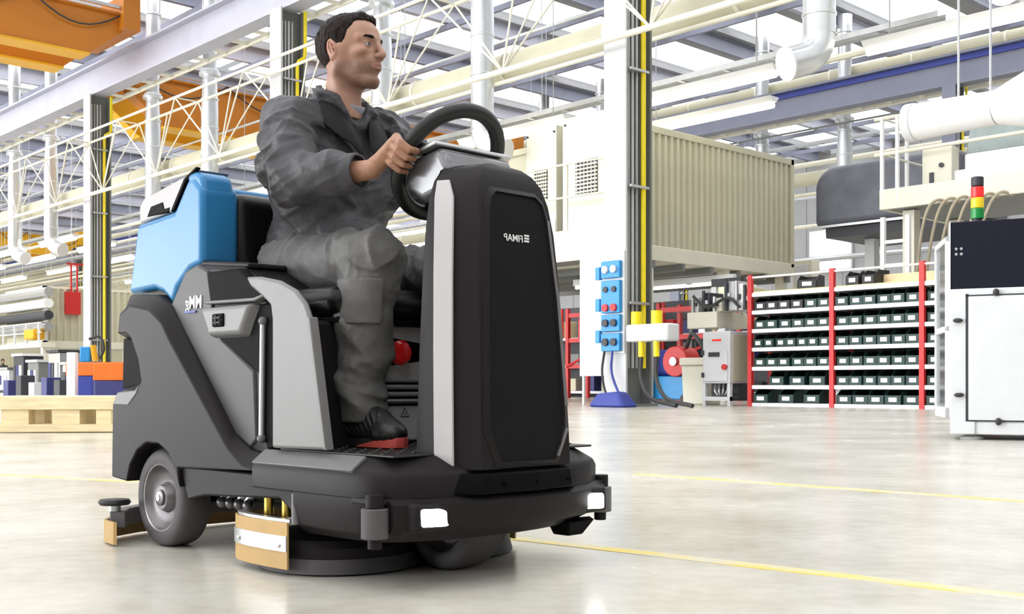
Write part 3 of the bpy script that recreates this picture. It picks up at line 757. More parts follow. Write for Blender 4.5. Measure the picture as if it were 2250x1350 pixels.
# squeegee at the rear
sq = [(-.10,-.50),(-.20,-.485),(-.29,-.42),(-.345,-.3),(-.37,-.12),(-.375,0),(-.37,.12),(-.345,.3),(-.29,.42),(-.20,.485),(-.10,.50)]
sqo = G().loft([[(x, y, .006), (x+.008, y*.985, .006), (x+.008, y*.985, .078), (x, y, .078)] for x, y in sq]).build('squeegee_blade', M_tan, mc)
G().loft([[(x+.01, y*.97, .05), (x+.05, y*.9, .05), (x+.05, y*.9, .105), (x+.01, y*.97, .105)] for x, y in sq[1:-1]]).build('squeegee_body', M_grey, sqo, .004)
for s in (-1, 1):
    G().cyl((-.185, s*.455, .105), (-.185, s*.455, .125), .02, n=14).build('roller_post', M_steel, sqo)
    G().lathe([(.01,.125),(.046,.125),(.052,.134),(.046,.143),(.01,.143)], 28, (-.185, s*.455, 0)).build('guide_roller', M_brubber, sqo)
# ------------------------------------------------------------------ implicit-surface modelling for the figure
def surfnet(f, o, h):
    s = f < 0
    nx, ny, nz = f.shape
    acc = np.zeros((nx-1, ny-1, nz-1, 3), np.float32); cnt = np.zeros((nx-1, ny-1, nz-1), np.float32)
    sl = lambda d: slice(d, -1 if d == 0 else None)
    for ax in range(3):
        oth = [a for a in range(3) if a != ax]
        for d1 in (0, 1):
            for d2 in (0, 1):
                ia = [None]*3; ib = [None]*3
                ia[ax] = slice(0, -1); ib[ax] = slice(1, None)
                for a, d in zip(oth, (d1, d2)): ia[a] = ib[a] = slice(d, f.shape[a]-1+d)
                fa, fb = f[tuple(ia)], f[tuple(ib)]
                cr = (fa < 0) != (fb < 0)
                t = np.where(cr, fa/np.where(cr, fa-fb, 1), 0)
                cnt += cr
                acc[..., ax] += np.where(cr, t, 0); acc[..., oth[0]] += cr*d1; acc[..., oth[1]] += cr*d2
    act = cnt > 0
    idx = -np.ones(act.shape, np.int64); idx[act] = np.arange(act.sum())
    base = np.argwhere(act).astype(np.float32)
    V = (base+acc[act]/cnt[act][:, None])*h+np.array(o, np.float32)
    F = []
    for ax in range(3):
        b, c = [(1, 2), (2, 0), (0, 1)][ax]
        ia = [slice(1, -1)]*3; ib = [slice(1, -1)]*3
        ia[ax] = slice(0, -1); ib[ax] = slice(1, None)
        sa, sb = s[tuple(ia)], s[tuple(ib)]
        pos = np.argwhere(sa != sb)
        if not len(pos): continue
        flip = sb[tuple(pos.T)]
        off = np.ones(3, int); off[ax] = 0
        cell = pos+off
        q = []
        for db, dc in ((0, 0), (-1, 0), (-1, -1), (0, -1)):
            e = cell.copy(); e[:, b] += db; e[:, c] += dc
            q.append(idx[tuple(e.T)])
        q = np.stack(q, 1); q[flip] = q[flip][:, ::-1]
        F.append(q)
    return V, np.concatenate(F)

def np_mesh(name, V, F, m, parent):
    me = bpy.data.meshes.new(name)
    me.vertices.add(len(V)); me.vertices.foreach_set('co', V.astype(np.float32).ravel())
    me.loops.add(F.size); me.loops.foreach_set('vertex_index', F.astype(np.int32).ravel())
    me.polygons.add(len(F)); me.polygons.foreach_set('loop_start', np.arange(0, F.size, 4, dtype=np.int32))
    me.update(calc_edges=True); me.validate()
    me.polygons.foreach_set('use_smooth', np.ones(len(me.polygons), bool))
    me.materials.append(m)
    o = bpy.data.objects.new(name, me); COL.objects.link(o); o.parent = parent
    return o

class Field:
    def __init__(s, lo, hi, h):
        s.lo = np.array(lo, np.float32); s.h = h
        n = np.ceil((np.array(hi)-np.array(lo))/h).astype(int)+1
        ax = [np.arange(k, dtype=np.float32)*h+l for k, l in zip(n, lo)]
        s.X, s.Y, s.Z = np.meshgrid(*ax, indexing='ij')
        s.f = np.full(s.X.shape, 1.0, np.float32)
    def _u(s, d, k):
        if k <= 0: s.f = np.minimum(s.f, d); return s
        hh = np.clip(.5+.5*(s.f-d)/k, 0, 1); s.f = d*hh+s.f*(1-hh)-k*hh*(1-hh); return s
    def dcap(s, a, b, ra, rb, sc=(1,1,1)):
        a = np.array(a, np.float32); b = np.array(b, np.float32); ab = b-a; L = float(ab@ab)+1e-9
        px, py, pz = s.X-a[0], s.Y-a[1], s.Z-a[2]
        t = np.clip((px*ab[0]+py*ab[1]+pz*ab[2])/L, 0, 1)
        dx, dy, dz = (px-t*ab[0])/sc[0], (py-t*ab[1])/sc[1], (pz-t*ab[2])/sc[2]
        return np.sqrt(dx*dx+dy*dy+dz*dz)-(ra+(rb-ra)*t)
    def cap(s, a, b, ra, rb=None, k=.02, sc=(1,1,1)): return s._u(s.dcap(a, b, ra, ra if rb is None else rb, sc), k)
    def dell(s, c, r, R=None):
        x, y, z = s.X-c[0], s.Y-c[1], s.Z-c[2]
        if R is not None:
            x, y, z = R[0][0]*x+R[1][0]*y+R[2][0]*z, R[0][1]*x+R[1][1]*y+R[2][1]*z, R[0][2]*x+R[1][2]*y+R[2][2]*z
        q = np.sqrt((x/r[0])**2+(y/r[1])**2+(z/r[2])**2)
        g = np.sqrt((x/r[0]**2)**2+(y/r[1]**2)**2+(z/r[2]**2)**2)
        return q*(q-1)/np.maximum(g, 1e-6)
    def ell(s, c, r, k=.02, R=None): return s._u(s.dell(c, r, R), k)
    def sub(s, d, k=.01):
        hh = np.clip(.5-.5*(s.f+d)/k, 0, 1); s.f = s.f*(1-hh)-d*hh+k*hh*(1-hh); return s
    def cut(s, n, c):           # keep the side where (P-c).n < 0
        n = np.array(n)/np.linalg.norm(n)
        s.f = np.maximum(s.f, (s.X-c[0])*n[0]+(s.Y-c[1])*n[1]+(s.Z-c[2])*n[2]); return s
    def out(s, name, m, parent): 
        V, F = surfnet(s.f, s.lo, s.h); return np_mesh(name, V, F, m, parent)

rng = np.random.default_rng(7)
LAT = rng.random((32, 32, 32)).astype(np.float32)
def vnoise(x, y, z):
    xi, yi, zi = np.floor(x).astype(int), np.floor(y).astype(int), np.floor(z).astype(int)
    fx, fy, fz = x-xi, y-yi, z-zi
    fx, fy, fz = fx*fx*(3-2*fx), fy*fy*(3-2*fy), fz*fz*(3-2*fz)
    g = lambda a, b, c: LAT[(xi+a) % 32, (yi+b) % 32, (zi+c) % 32]
    return ((g(0,0,0)*(1-fx)+g(1,0,0)*fx)*(1-fy)+(g(0,1,0)*(1-fx)+g(1,1,0)*fx)*fy)*(1-fz)+((g(0,0,1)*(1-fx)+g(1,0,1)*fx)*(1-fy)+(g(0,1,1)*(1-fx)+g(1,1,1)*fx)*fy)*fz
def folds(F, band, dirs, freq, amp, seed=0):
    """long ridged cloth folds inside a thin band round the surface; each entry: across, along, weight, region"""
    m = np.abs(F.f) < band
    P = np.stack([F.X[m], F.Y[m], F.Z[m]], 1)
    tot = np.zeros(len(P), np.float32)
    for i, (d, e, wgt, reg) in enumerate(dirs):
        d = np.array(d)/np.linalg.norm(d); e = np.array(e)/np.linalg.norm(e); c = np.cross(d, e)
        a, b, cc = P@d*freq, P@e*freq*.16, P@c*freq*.24
        w = vnoise(P[:, 0]*7+seed+i*5, P[:, 1]*7+3, P[:, 2]*7)*1.5
        n = vnoise(a+w+seed, b+w*.3+9*i, cc+w*.3)
        r = np.clip(1-np.abs(2*n-1)*1.35, 0, 1)**1.8
        k = 1.0 if reg is None else reg(P[:, 0], np.abs(P[:, 1]), P[:, 2])
        tot += wgt*k*(r*1.7-.45)
    F.f[m] -= amp*tot
sg = lambda t: 1/(1+np.exp(-np.clip(t, -30, 30)))
# ------------------------------------------------------------------ the driver
def attr_material(name, attr, rough, bump=0.0, bscale=200):
    m = bpy.data.materials.new(name); m.use_nodes = True
    nt = m.node_tree; N = nt.nodes; L = nt.links; b = N['Principled BSDF']
    a = N.new('ShaderNodeAttribute'); a.attribute_name = attr
    tc = N.new('ShaderNodeTexCoord'); nz = N.new('ShaderNodeTexNoise'); nz.inputs['Scale'].default_value = bscale; nz.inputs['Detail'].default_value = 4
    L.new(tc.outputs['Object'], nz.inputs[0])
    mx = N.new('ShaderNodeMix'); mx.data_type = 'RGBA'; mx.blend_type = 'MULTIPLY'; mx.inputs[0].default_value = .35
    L.new(a.outputs['Color'], mx.inputs[6]); L.new(nz.outputs['Color'], mx.inputs[7])
    hs = N.new('ShaderNodeBrightContrast'); L.new(a.outputs['Color'], b.inputs['Base Color'])
    b.inputs['Roughness'].default_value = rough
    b.inputs['Subsurface Weight'].default_value = .08; b.inputs['Subsurface Radius'].default_value = (.012, .005, .003)
    if bump:
        bp = N.new('ShaderNodeBump'); bp.inputs['Strength'].default_value = bump; bp.inputs['Distance'].default_value = .002
        L.new(nz.outputs[0], bp.inputs['Height']); L.new(bp.outputs[0], b.inputs['Normal'])
    return m
M_skin = attr_material('skin', 'tone', .45, .18)
M_hair = mat('dark_brown_hair', (.012, .0065, .0045), .5, var=.6, scale=60, bump=.5, bscale=160, stretch=(1, 1, .35), spec=.10)
M_jacket = mat('charcoal_work_cloth', (.066, .064, .069), .5, var=.25, scale=14, bump=.55, bscale=26, spec=.25)
M_trouser = mat('grey_work_cloth', (.125, .121, .117), .6, var=.2, scale=14, bump=.5, bscale=26, spec=.25)
M_collar = mat('black_collar_cloth', (.008, .0078, .008), .6, var=.15, bump=.2, bscale=80, spec=.2)
M_shirt = mat('grey_tshirt', (.30, .30, .33), .7, bump=.1)
M_shoe = mat('black_trainer', (.016, .016, .015), .4, var=.3, scale=30, bump=.2, bscale=90)
M_sole = mat('coral_sole', (.62, .09, .07), .5); M_sole_b = mat('black_sole', (.015, .014, .014), .6)
M_eye = mat('eye_white', (.42, .40, .39), .2); M_iris = mat('eye_iris', (.10, .14, .16), .15); M_pupil = mat('eye_pupil', (.005, .005, .005), .1)

SEAT = Vector((.36, 0, .80))
prs = thing('person', 'person in charcoal work jacket and grey trousers driving, holding the steering wheel', 'person', tuple(Matrix.Rotation(MR, 4, 'Z') @ Vector((.36, 0, .0))+Vector(MO)), MR)
# everything below is modelled in the machine's axes and shifted to the person's own origin
def reb(o):
    o.location = (-.36, 0, 0); return o
R_SH, R_EL, R_WR = (.425,-.200,1.318), (.600,-.285,1.105), (.858,-.205,1.118)
L_SH, L_EL, L_WR = (.425, .200,1.318), (.600, .300,1.105), (.858, .205,1.118)
R_HP, R_KN, R_AN = (.34,-.10,.885), (.805,-.165,.868), (.752,-.170,.44)
L_HP, L_KN, L_AN = (.34, .10,.885), (.80, .15,.850), (.93, .15,.46)
HC = Vector((.492, 0, 1.556)); HY = math.radians(17); HT = math.radians(4)   # head centre, turn to his left, chin slightly up

def hand_prims(sgn):
    rim = SWC+SY*(sgn*SWR)
    o = SY*sgn                      # outwards
    Wr = Vector((R_WR[0], sgn*.205, R_WR[2]))
    P = []
    for i, (se, ln) in enumerate(((.036, 1.0), (.013, 1.06), (-.010, 1.0), (-.031, .84))):
        c = rim+SE*se
        b0 = c+SN*.034+o*.020-SE*.004
        b1 = c+SN*(-.004*ln)+o*.033
        b2 = c-SN*(.030*ln)+o*.016-SE*.004
        b3 = c-SN*(.027*ln)-o*.012-SE*.006
        r = (.0112, .0112, .0105, .0092)[i]
        P.append(('f', [b0, b1, b2, b3], [r*1.06, r, r*.93, r*.82]))
        P.append(('m', [Wr.lerp(b0, .25), b0], [.017, .0125]))
    c = rim+SE*.022
    P.append(('t', [Wr.lerp(rim+SN*.03, .35), rim+SN*.034-o*.008-SE*.018, c+SN*.026-o*.020, c+SN*.012-o*.026+SE*.02], [.016, .0135, .0115, .0095]))
    return Wr, P

def head_field(h):
    F = Field((-.126, -.094, -.215), (.134, .094, .128), h)
    F.ell((-.018,0,.034), (.097,.076,.085), 0)
    F.ell((.026,0,-.022), (.066,.057,.090), .03)
    F.ell((.030,0,.045), (.062,.062,.055), .03)             # forehead
    for s in (-1, 1):
        F.cap((-.012,s*.058,-.058), (.062,s*.020,-.102), .017, .016, .022)   # jaw
        F.cap((-.010,s*.058,-.040), (.0,s*.060,.0), .016, .016, .03)
        F.cap((.087,s*.012,.0275), (.064,s*.050,.0255), .0125, .011, .012)   # brow
        F.ell((.060,s*.046,-.014), (.027,.017,.015), .016)                  # cheekbone
        F.cap((.066,s*.020,-.045), (.052,s*.034,-.058), .012, .012, .02)   # cheeks
    F.ell((.075,0,-.100), (.018,.020,.016), .014)                          # chin
    F.ell((.074,0,-.052), (.026,.026,.026), .02)                           # muzzle
    for s in (-1, 1): F.sub(F.dell((.098,s*.031,.008), (.019,.017,.012)), .014)
    F.cap((.090,0,.024), (.1145,0,-.022), .0075, .0095, .010)               # nose bridge
    F.ell((.111,0,-.027), (.0135,.0115,.0105), .007)
    for s in (-1, 1):
        F.ell((.099,s*.0130,-.029), (.0115,.0075,.008), .005)
        F.sub(F.dell((.105,s*.007,-.0385), (.005,.0038,.004)), .003)
        # lids: a shell round the eyeball with an almond opening
        dy = F.Y-s*.0315
        lid = F.dell((.0755,s*.0315,.0075), (.0142,.0150,.0140))
        op = np.maximum(np.abs(F.Z-.0070)-.0052*(1-(dy/.0140)**2), .078-F.X)
        F._u(np.maximum(lid, -op), .0045)
        F.sub(np.maximum(np.maximum(op, -F.dell((.0755,s*.0315,.0075), (.0118,.0118,.0118))), F.dell((.0755,s*.0315,.0075), (.020,.016,.016))), .0015)
    # lips
    for s in (-1, 1):
        F.cap((.0985,0,-.0545), (.086,s*.0245,-.0595), .0058, .003, .005)
        F.cap((.0975,0,-.0655), (.086,s*.0235,-.0605), .0068, .003, .005)
    F.sub(F.dcap((.1045,-.0,-.0600), (.091,.026,-.0605), .0016, .001), .002); F.sub(F.dcap((.1045,0,-.0600), (.091,-.026,-.0605), .0016, .001), .002)
    # ears
    for s in (-1, 1):
        R = Matrix.Rotation(math.radians(-14), 3, 'Y') @ Matrix.Rotation(s*math.radians(22), 3, 'Z')
        F.ell((-.022,s*.077,.002), (.021,.0085,.034), .006, R)
        F.sub(F.dell((-.018,s*.0855,.005), (.0125,.0075,.023), R), .003)
        F.cap((-.012,s*.083,-.004), (-.022,s*.083,.016), .003, .003, .003)
        F.sub(F.dell((-.010,s*.081,-.006), (.005,.008,.006)), .002)
        F.ell((-.020,s*.078,-.026), (.009,.006,.009), .006)
    # neck
    F.cap((-.034,0,-.045), (-.062,0,-.20), .050, .056, .03)
    F.cap((-.012,0,-.105), (-.032,0,-.19), .026, .038, .03)
    F.cap((.004,0,-.140), (-.004,0,-.165), .012, .012, .014)
    for s in (-1, 1): F.cap((-.035,s*.046,-.05), (-.012,s*.018,-.19), .014, .014, .02)
    return F
HM = Matrix.Translation(HC) @ Matrix.Rotation(HY, 4, 'Z') @ Matrix.Rotation(-HT, 4, 'Y')

def body_mesh():
    # head and neck at fine resolution
    F = head_field(.002)
    F.cut((0, 0, -1), (0, 0, -.205))
    V1, Q1 = surfnet(F.f, F.lo, F.h)
    tone = np.tile(np.array([.40, .215, .145], np.float32), (len(V1), 1))
    x, y, z = V1.T
    ay = np.abs(y)
    beard = np.clip((-.030-z)*45, 0, 1)*np.clip((x+.035)*30, 0, 1)*np.clip((z+.135)*40, 0, 1)
    n = vnoise(V1[:, 0]*900, V1[:, 1]*900, V1[:, 2]*900)
    beard = beard*(.45+.55*n)
    lips = np.exp(-((z+.060)/.0085)**2)*(ay < .026)*(x > .086)
    beard = beard*(1-lips)
    tone = tone*(1-.55*beard[:, None])
    tone = tone*(1-lips[:, None]*.65)+np.array([.30, .11, .09])*lips[:, None]*.65
    flush = np.exp(-((z-.002)/.03)**2)*np.clip((-.0-x)*60, 0, 1)*(ay > .06)
    tone = tone*(1-.35*flush[:, None])+np.array([.5, .20, .15])*.35*flush[:, None]
    Mx = np.array(HM); V1 = V1@Mx[:3, :3].T+Mx[:3, 3]
    Vs, Fs, Ts = [V1], [Q1], [tone]
    nv = len(V1)
    # hands and forearms
    for sgn in (-1, 1):
        Wr, P = hand_prims(sgn)
        F = Field((.70, min(sgn*.14, sgn*.31), 1.04), (1.03, max(sgn*.14, sgn*.31), 1.27), .0021)
        el = R_EL if sgn < 0 else L_EL
        F.cap(el, Wr, .043, .027, 0, (1, 1, 1.0))
        for kind, pts, rr in P:
            if kind == 'm':
                F.cap(pts[0], pts[1], rr[0], rr[1], .016)
        for kind, pts, rr in P:
            if kind != 'm':
                d = None
                for a, b, r0, r1 in zip(pts[:-1], pts[1:], rr[:-1], rr[1:]):
                    e = F.dcap(a, b, r0, r1); d = e if d is None else np.minimum(d, e)
                F._u(d, .0045)
        V2, Q2 = surfnet(F.f, F.lo, F.h)
        t2 = np.tile(np.array([.34, .17, .10], np.float32), (len(V2), 1))*(0.86+.28*vnoise(V2[:, 0]*160, V2[:, 1]*160, V2[:, 2]*160))[:, None]
        Vs.append(V2); Fs.append(Q2+nv); Ts.append(t2); nv += len(V2)
    # torso, arms and legs under the clothes at coarse resolution
    F = Field((.15, -.36, .32), (1.02, .36, 1.45), .012)
    F.cap((.34,0,.90), (.41,0,1.20), .10, .10, 0, (.8,1.2,1)); F.cap((.41,0,1.20), (.43,0,1.36), .10, .05, .05, (.7,1.1,1))
    for s in (-1, 1):
        sh, e2, wr = [(R_SH, R_EL, R_WR), (L_SH, L_EL, L_WR)][s > 0]; hp, kn, an = [(R_HP, R_KN, R_AN), (L_HP, L_KN, L_AN)][s > 0]
        F.cap(sh, e2, .05, .04, .03); F.cap(e2, wr, .038, .026, .02)
        F.cap(hp, kn, .075, .055, .03); F.cap(kn, an, .05, .035, .02)
        F.cap(an, (an[0]+.12, an[1], .39), .035, .03, .02)
    V3, Q3 = surfnet(F.f, F.lo, F.h)
    Vs.append(V3); Fs.append(Q3+nv); Ts.append(np.tile(np.array([.5, .29, .2], np.float32), (len(V3), 1)))
    V = np.concatenate(Vs); Q = np.concatenate(Fs); T = np.concatenate(Ts)
    o = np_mesh('body', V, Q, M_skin, prs)
    at = o.data.attributes.new('tone', 'FLOAT_COLOR', 'POINT')
    at.data.foreach_set('color', np.concatenate([T, np.ones((len(T), 1))], 1).astype(np.float32).ravel())
    return reb(o)
body_o = body_mesh()

# eyes
for s in (-1, 1):
    c = HM @ Vector((.0755, s*.0315, .0075)); R3 = HM.to_3x3()
    e = reb(G().ball(c, .0118, 20, 14).build('eye', M_eye, prs))
    look = (R3 @ Vector((1, .10, -.05))).normalized()
    ir = G().cyl(c+look*.0098, c+look*.0120, .0058, .0048, 18).build('iris', M_iris, e)
    G().cyl(c+look*.0115, c+look*.0123, .0026, .0024, 14).build('pupil', M_pupil, e)
# brows
for s in (-1, 1):
    pts = [HM @ Vector(p) for p in ((.0955,s*.012,.0265),(.0935,s*.026,.0300),(.0845,s*.041,.0305),(.0725,s*.052,.0255))]
    reb(G().tube(pts, [.0042, .0052, .0046, .0026], 8).build('eyebrow', M_hair, prs))

def hair_mesh():
    F = Field((-.15, -.11, -.12), (.13, .11, .16), .003)
    F.ell((-.020,0,.036), (.105,.084,.094), 0)
    F.ell((.024,0,.062), (.062,.063,.056), .02)
    F.cap((.050,-.016,.103), (.062,.024,.100), .015, .014, .016)     # quiff
    # carve away the face, ears and neck
    front = F.X-(.056+.012*np.sin(F.Y*60)) 
    hl = np.maximum(-(F.Z-(.072+.0*F.Y)), -1)
    X, Y, Z = F.X, F.Y, F.Z
    face = np.minimum(X-(.030-.5*np.clip(Z-.02, -.03, .06)*-1.0), .078-Z)
    face = np.minimum(X-np.where(Z > .030, .026+(Z-.030)*.55, .012+(Z-.0)*.45), .090-Z-np.abs(Y)*.10)
    F.f = np.maximum(F.f, np.minimum(face, .03))
    side = np.minimum(np.minimum(-Z+.004-(X+.01)*.25, X+.030), .05)   # below the ear in front of the nape
    F.f = np.maximum(F.f, side)
    F.f = np.maximum(F.f, -(Z+.098-(X+.06)*.9*0))
    F.f = np.maximum(F.f, -(Z+.085)+np.clip((np.abs(Y)-.045)*.8, 0, 1))
    for s in (-1, 1):
        d = F.dcap((-.002,s*.0705,.01), (.004,s*.069,-.018), .0085, .005, (1,.7,1)); F._u(d, .004)    # sideburn
        F.sub(F.dell((-.022,s*.086,-.004), (.025,.02,.037)), .004)
    m = np.abs(F.f) < .02
    n = vnoise(X[m]*150, Y[m]*150, Z[m]*60)+.5*vnoise(X[m]*320, Y[m]*320, Z[m]*120)
    F.f[m] -= .006*(n-.75)*np.clip((Z[m]-.0)*12+.3, .2, 1)
    V, Q = surfnet(F.f, F.lo, F.h)
    Mx = np.array(HM); V = V@Mx[:3, :3].T+Mx[:3, 3]
    return reb(np_mesh('hair', V, Q, M_hair, prs))
hair_mesh()

# t-shirt
F = Field((.30, -.16, 1.12), (.62, .16, 1.48), .005)
F.cap((.43,0,1.20), (.438,0,1.375), .128, .060, 0, (.85,1,1)); F.cap((.432,0,1.36), (.462,0,1.402), .066, .062, .02)
F.cut((.30, 0, 1), (.47, 0, 1.405))
reb(F.out('tshirt', M_shirt, prs))

# jacket: torso, shoulders, sleeves, hem; open at the throat
def jacket():
    F = Field((.12, -.40, .80), (.88, .40, 1.46), .0052)
    F.cap((.335,0,.93), (.40,0,1.16), .150, .150, 0, (.95,1.18,1))
    F.cap((.40,0,1.16), (.425,0,1.31), .150, .095, .06, (.90,1.45,1))
    F.cap((.42,-.13,1.345), (.42,.13,1.345), .062, .062, .06)
    F.cap((.425,0,1.36), (.43,0,1.41), .085, .070, .04)
    F.cap((.36,0,.90), (.50,0,.94), .135, .10, .05, (1,1.25,.8))
    for s in (-1, 1):
        sh, el, wr = [(R_SH, R_EL, R_WR), (L_SH, L_EL, L_WR)][s > 0]
        cuff = Vector(el).lerp(Vector(wr), .80)
        F.cap(sh, el, .076, .062, .04); F.cap(el, tuple(cuff), .060, .047, .025)
        # blousing at the elbow and upper sleeve
        mid = Vector(sh).lerp(Vector(el), .55); F.ell(tuple(mid+Vector((.0,s*.02,-.02))), (.07,.06,.08), .04)
    up_arm = lambda x, y, z: sg((y-.155)*60)*sg((.60-x)*50)*sg((z-1.08)*40)
    fore = lambda x, y, z: sg((y-.13)*60)*sg((x-.50)*40)
    torso = lambda x, y, z: sg((.17-y)*50)
    folds(F, .03, [((.55,-.30,-.78), (.2,.95,-.2), .9, up_arm), ((.85,.1,-.5), (.3,.9,.2), .7, up_arm), ((.93,.25,.25), (.1,.5,.85), 1.1, fore), ((.6,.2,.77), (.5,.8,-.2), .7, fore),
                   ((.75,.2,.62), (-.5,.6,.6), .9, torso), ((-.1,.75,.6), (.6,.5,-.6), .8, torso), ((.0,.25,.97), (.7,.7,.1), .8, lambda x, y, z: sg((1.02-z)*40))], 17, .0115, 3)
    folds(F, .03, [((.8,-.2,.5), (.2,.9,.3), .7, None), ((.3,.2,-.9), (.9,.3,.1), .6, None)], 38, .0038, 11)
    for s in (-1, 1):   # end the sleeves cleanly inside the cuffs
        el, wr = [(R_EL, R_WR), (L_EL, L_WR)][s > 0]
        d = (Vector(wr)-Vector(el)).normalized(); c = Vector(el).lerp(Vector(wr), .78)
        pl = (F.X-c.x)*d.x+(F.Y-c.y)*d.y+(F.Z-c.z)*d.z
        far = np.maximum(-(F.X-.70), np.abs(F.Y-c.y)-.12)
        F.f = np.maximum(F.f, np.minimum(pl, -far))
    # throat opening
    F.sub(F.dcap((.50,0,1.43), (.60,0,1.27), .052, .012, (1,1,1)), .006)
    F.sub(F.dcap((.435,0,1.36), (.46,0,1.50), .064, .075), .006)
    F.cut((-.1, 0, -1), (.4, 0, .865))
    return F.out('jacket', M_jacket, prs)
jk = reb(jacket())
# cuffs
for s, el, wr in ((-1, R_EL, R_WR), (1, L_EL, L_WR)):
    el = Vector(el); wr = Vector(wr); d = (wr-el).normalized(); a = el.lerp(wr, .66); b = el.lerp(wr, .84)
    u = d.orthogonal().normalized(); w = d.cross(u); L = []
    for c, r in ((a, .052), (a+d*.004, .056), (b-d*.004, .053), (b, .051), (b, .045), (a+d*.02, .045)):
        L.append([c+(u*math.cos(t)+w*math.sin(t))*r for t in np.linspace(0, 2*math.pi, 25)[:-1]])
    c_ = G().loft(L, caps=False).build('cuff', M_jacket, jk); 
# collar: two folded lapels round the neck
def collar():
    half = [((.348,0,1.452),(.305,0,1.378)), ((.365,.052,1.450),(.322,.085,1.372)), ((.405,.080,1.440),(.385,.130,1.362)), ((.450,.082,1.422),(.450,.138,1.348)),
            ((.490,.066,1.398),(.512,.120,1.315)), ((.512,.046,1.368),(.560,.092,1.262)), ((.535,.030,1.325),(.568,.058,1.255)), ((.568,.010,1.245),(.582,.030,1.205))]
    seq = [((a[0], -a[1], a[2]), (b[0], -b[1], b[2])) for a, b in reversed(half[1:])]+half
    L = []
    for k, (a, b) in enumerate(seq):
        a = Vector(a); b = Vector(b); m = a.lerp(b, .45)+(a-Vector((.43, 0, a.z))).normalized()*.012
        o_ = (b-Vector((.43, 0, b.z))).normalized()
        L.append([a, m+o_*.006+Vector((0,0,.006)), b+o_*.008, b+o_*.001, m-o_*.004, a-Vector((0,0,.006))])
    ob = G().loft(L).build('collar', M_collar, prs)
    sd = ob.modifiers.new('sub', 'SUBSURF'); sd.levels = 2; sd.render_levels = 2
    return ob
reb(collar())
# zip line and chest pocket flap

# trousers
def trousers():
    F = Field((.14, -.30, .36), (1.02, .30, 1.02), .0055)
    F.cap((.33,-.07,.895), (.33,.07,.895), .125, .125, 0, (1,1,.95))
    for s in (-1, 1):
        hp, kn, an = [(R_HP, R_KN, R_AN), (L_HP, L_KN, L_AN)][s > 0]
        F.cap(hp, kn, .104, .080, .05); 
        mid = Vector(kn).lerp(Vector(an), .45)+Vector((-.012,0,0))
        F.cap(kn, tuple(mid), .080, .077, .03); F.cap(tuple(mid), (an[0]+.005, an[1], an[2]-.015), .077, .064, .03)
        F.ell((kn[0]+.012, kn[1], kn[2]+.01), (.075,.075,.07), .03)
        F.cap((an[0]-.045, an[1], an[2]+.05), (an[0]-.03, an[1], an[2]), .035, .04, .03)
    lower = lambda x, y, z: sg((.80-z)*50)
    thigh = lambda x, y, z: sg((z-.82)*50)
    folds(F, .03, [((.15,.1,.97), (.8,.5,-.2), .9, lower), ((.6,.2,.75), (.4,.8,-.4), .8, lower), ((.9,.2,.3), (-.2,.9,.3), .9, thigh), ((.6,-.4,.65), (.6,.7,-.2), .8, thigh)], 17, .0090, 21)
    folds(F, .03, [((.3,.1,.95), (.9,.3,.1), .6, None), ((.9,.2,-.3), (.2,.8,.5), .6, None)], 36, .0034, 5)
    for s in (-1, 1):
        an = [R_AN, L_AN][s > 0]
        d = np.maximum(-(F.Z-(an[2]-.028)), np.abs(F.Y-an[1])-.14)
        F.f = np.maximum(F.f, np.minimum(-(F.Z-(an[2]-.028)), .14-np.abs(F.Y-an[1])))
    return F.out('trousers', M_trouser, prs)
tr_ = reb(trousers())
# cargo pocket flap on the right shin side of the knee
def pocket():
    F = Field((.70, -.29, .64), (.92, -.12, .86), .004)
    F.cap((.803,-.168,.84), (.788,-.172,.68), .093, .090, 0)
    F.cut((0, 0, 1), (0, 0, .815)); F.cut((0, 0, -1), (0, 0, .688)); F.cut((-.8, .3, .0), (.772, -.20, .7)); F.cut((.2, 1, 0), (.8, -.17, .7))
    return F.out('cargo_pocket', M_trouser, tr_)
pocket()
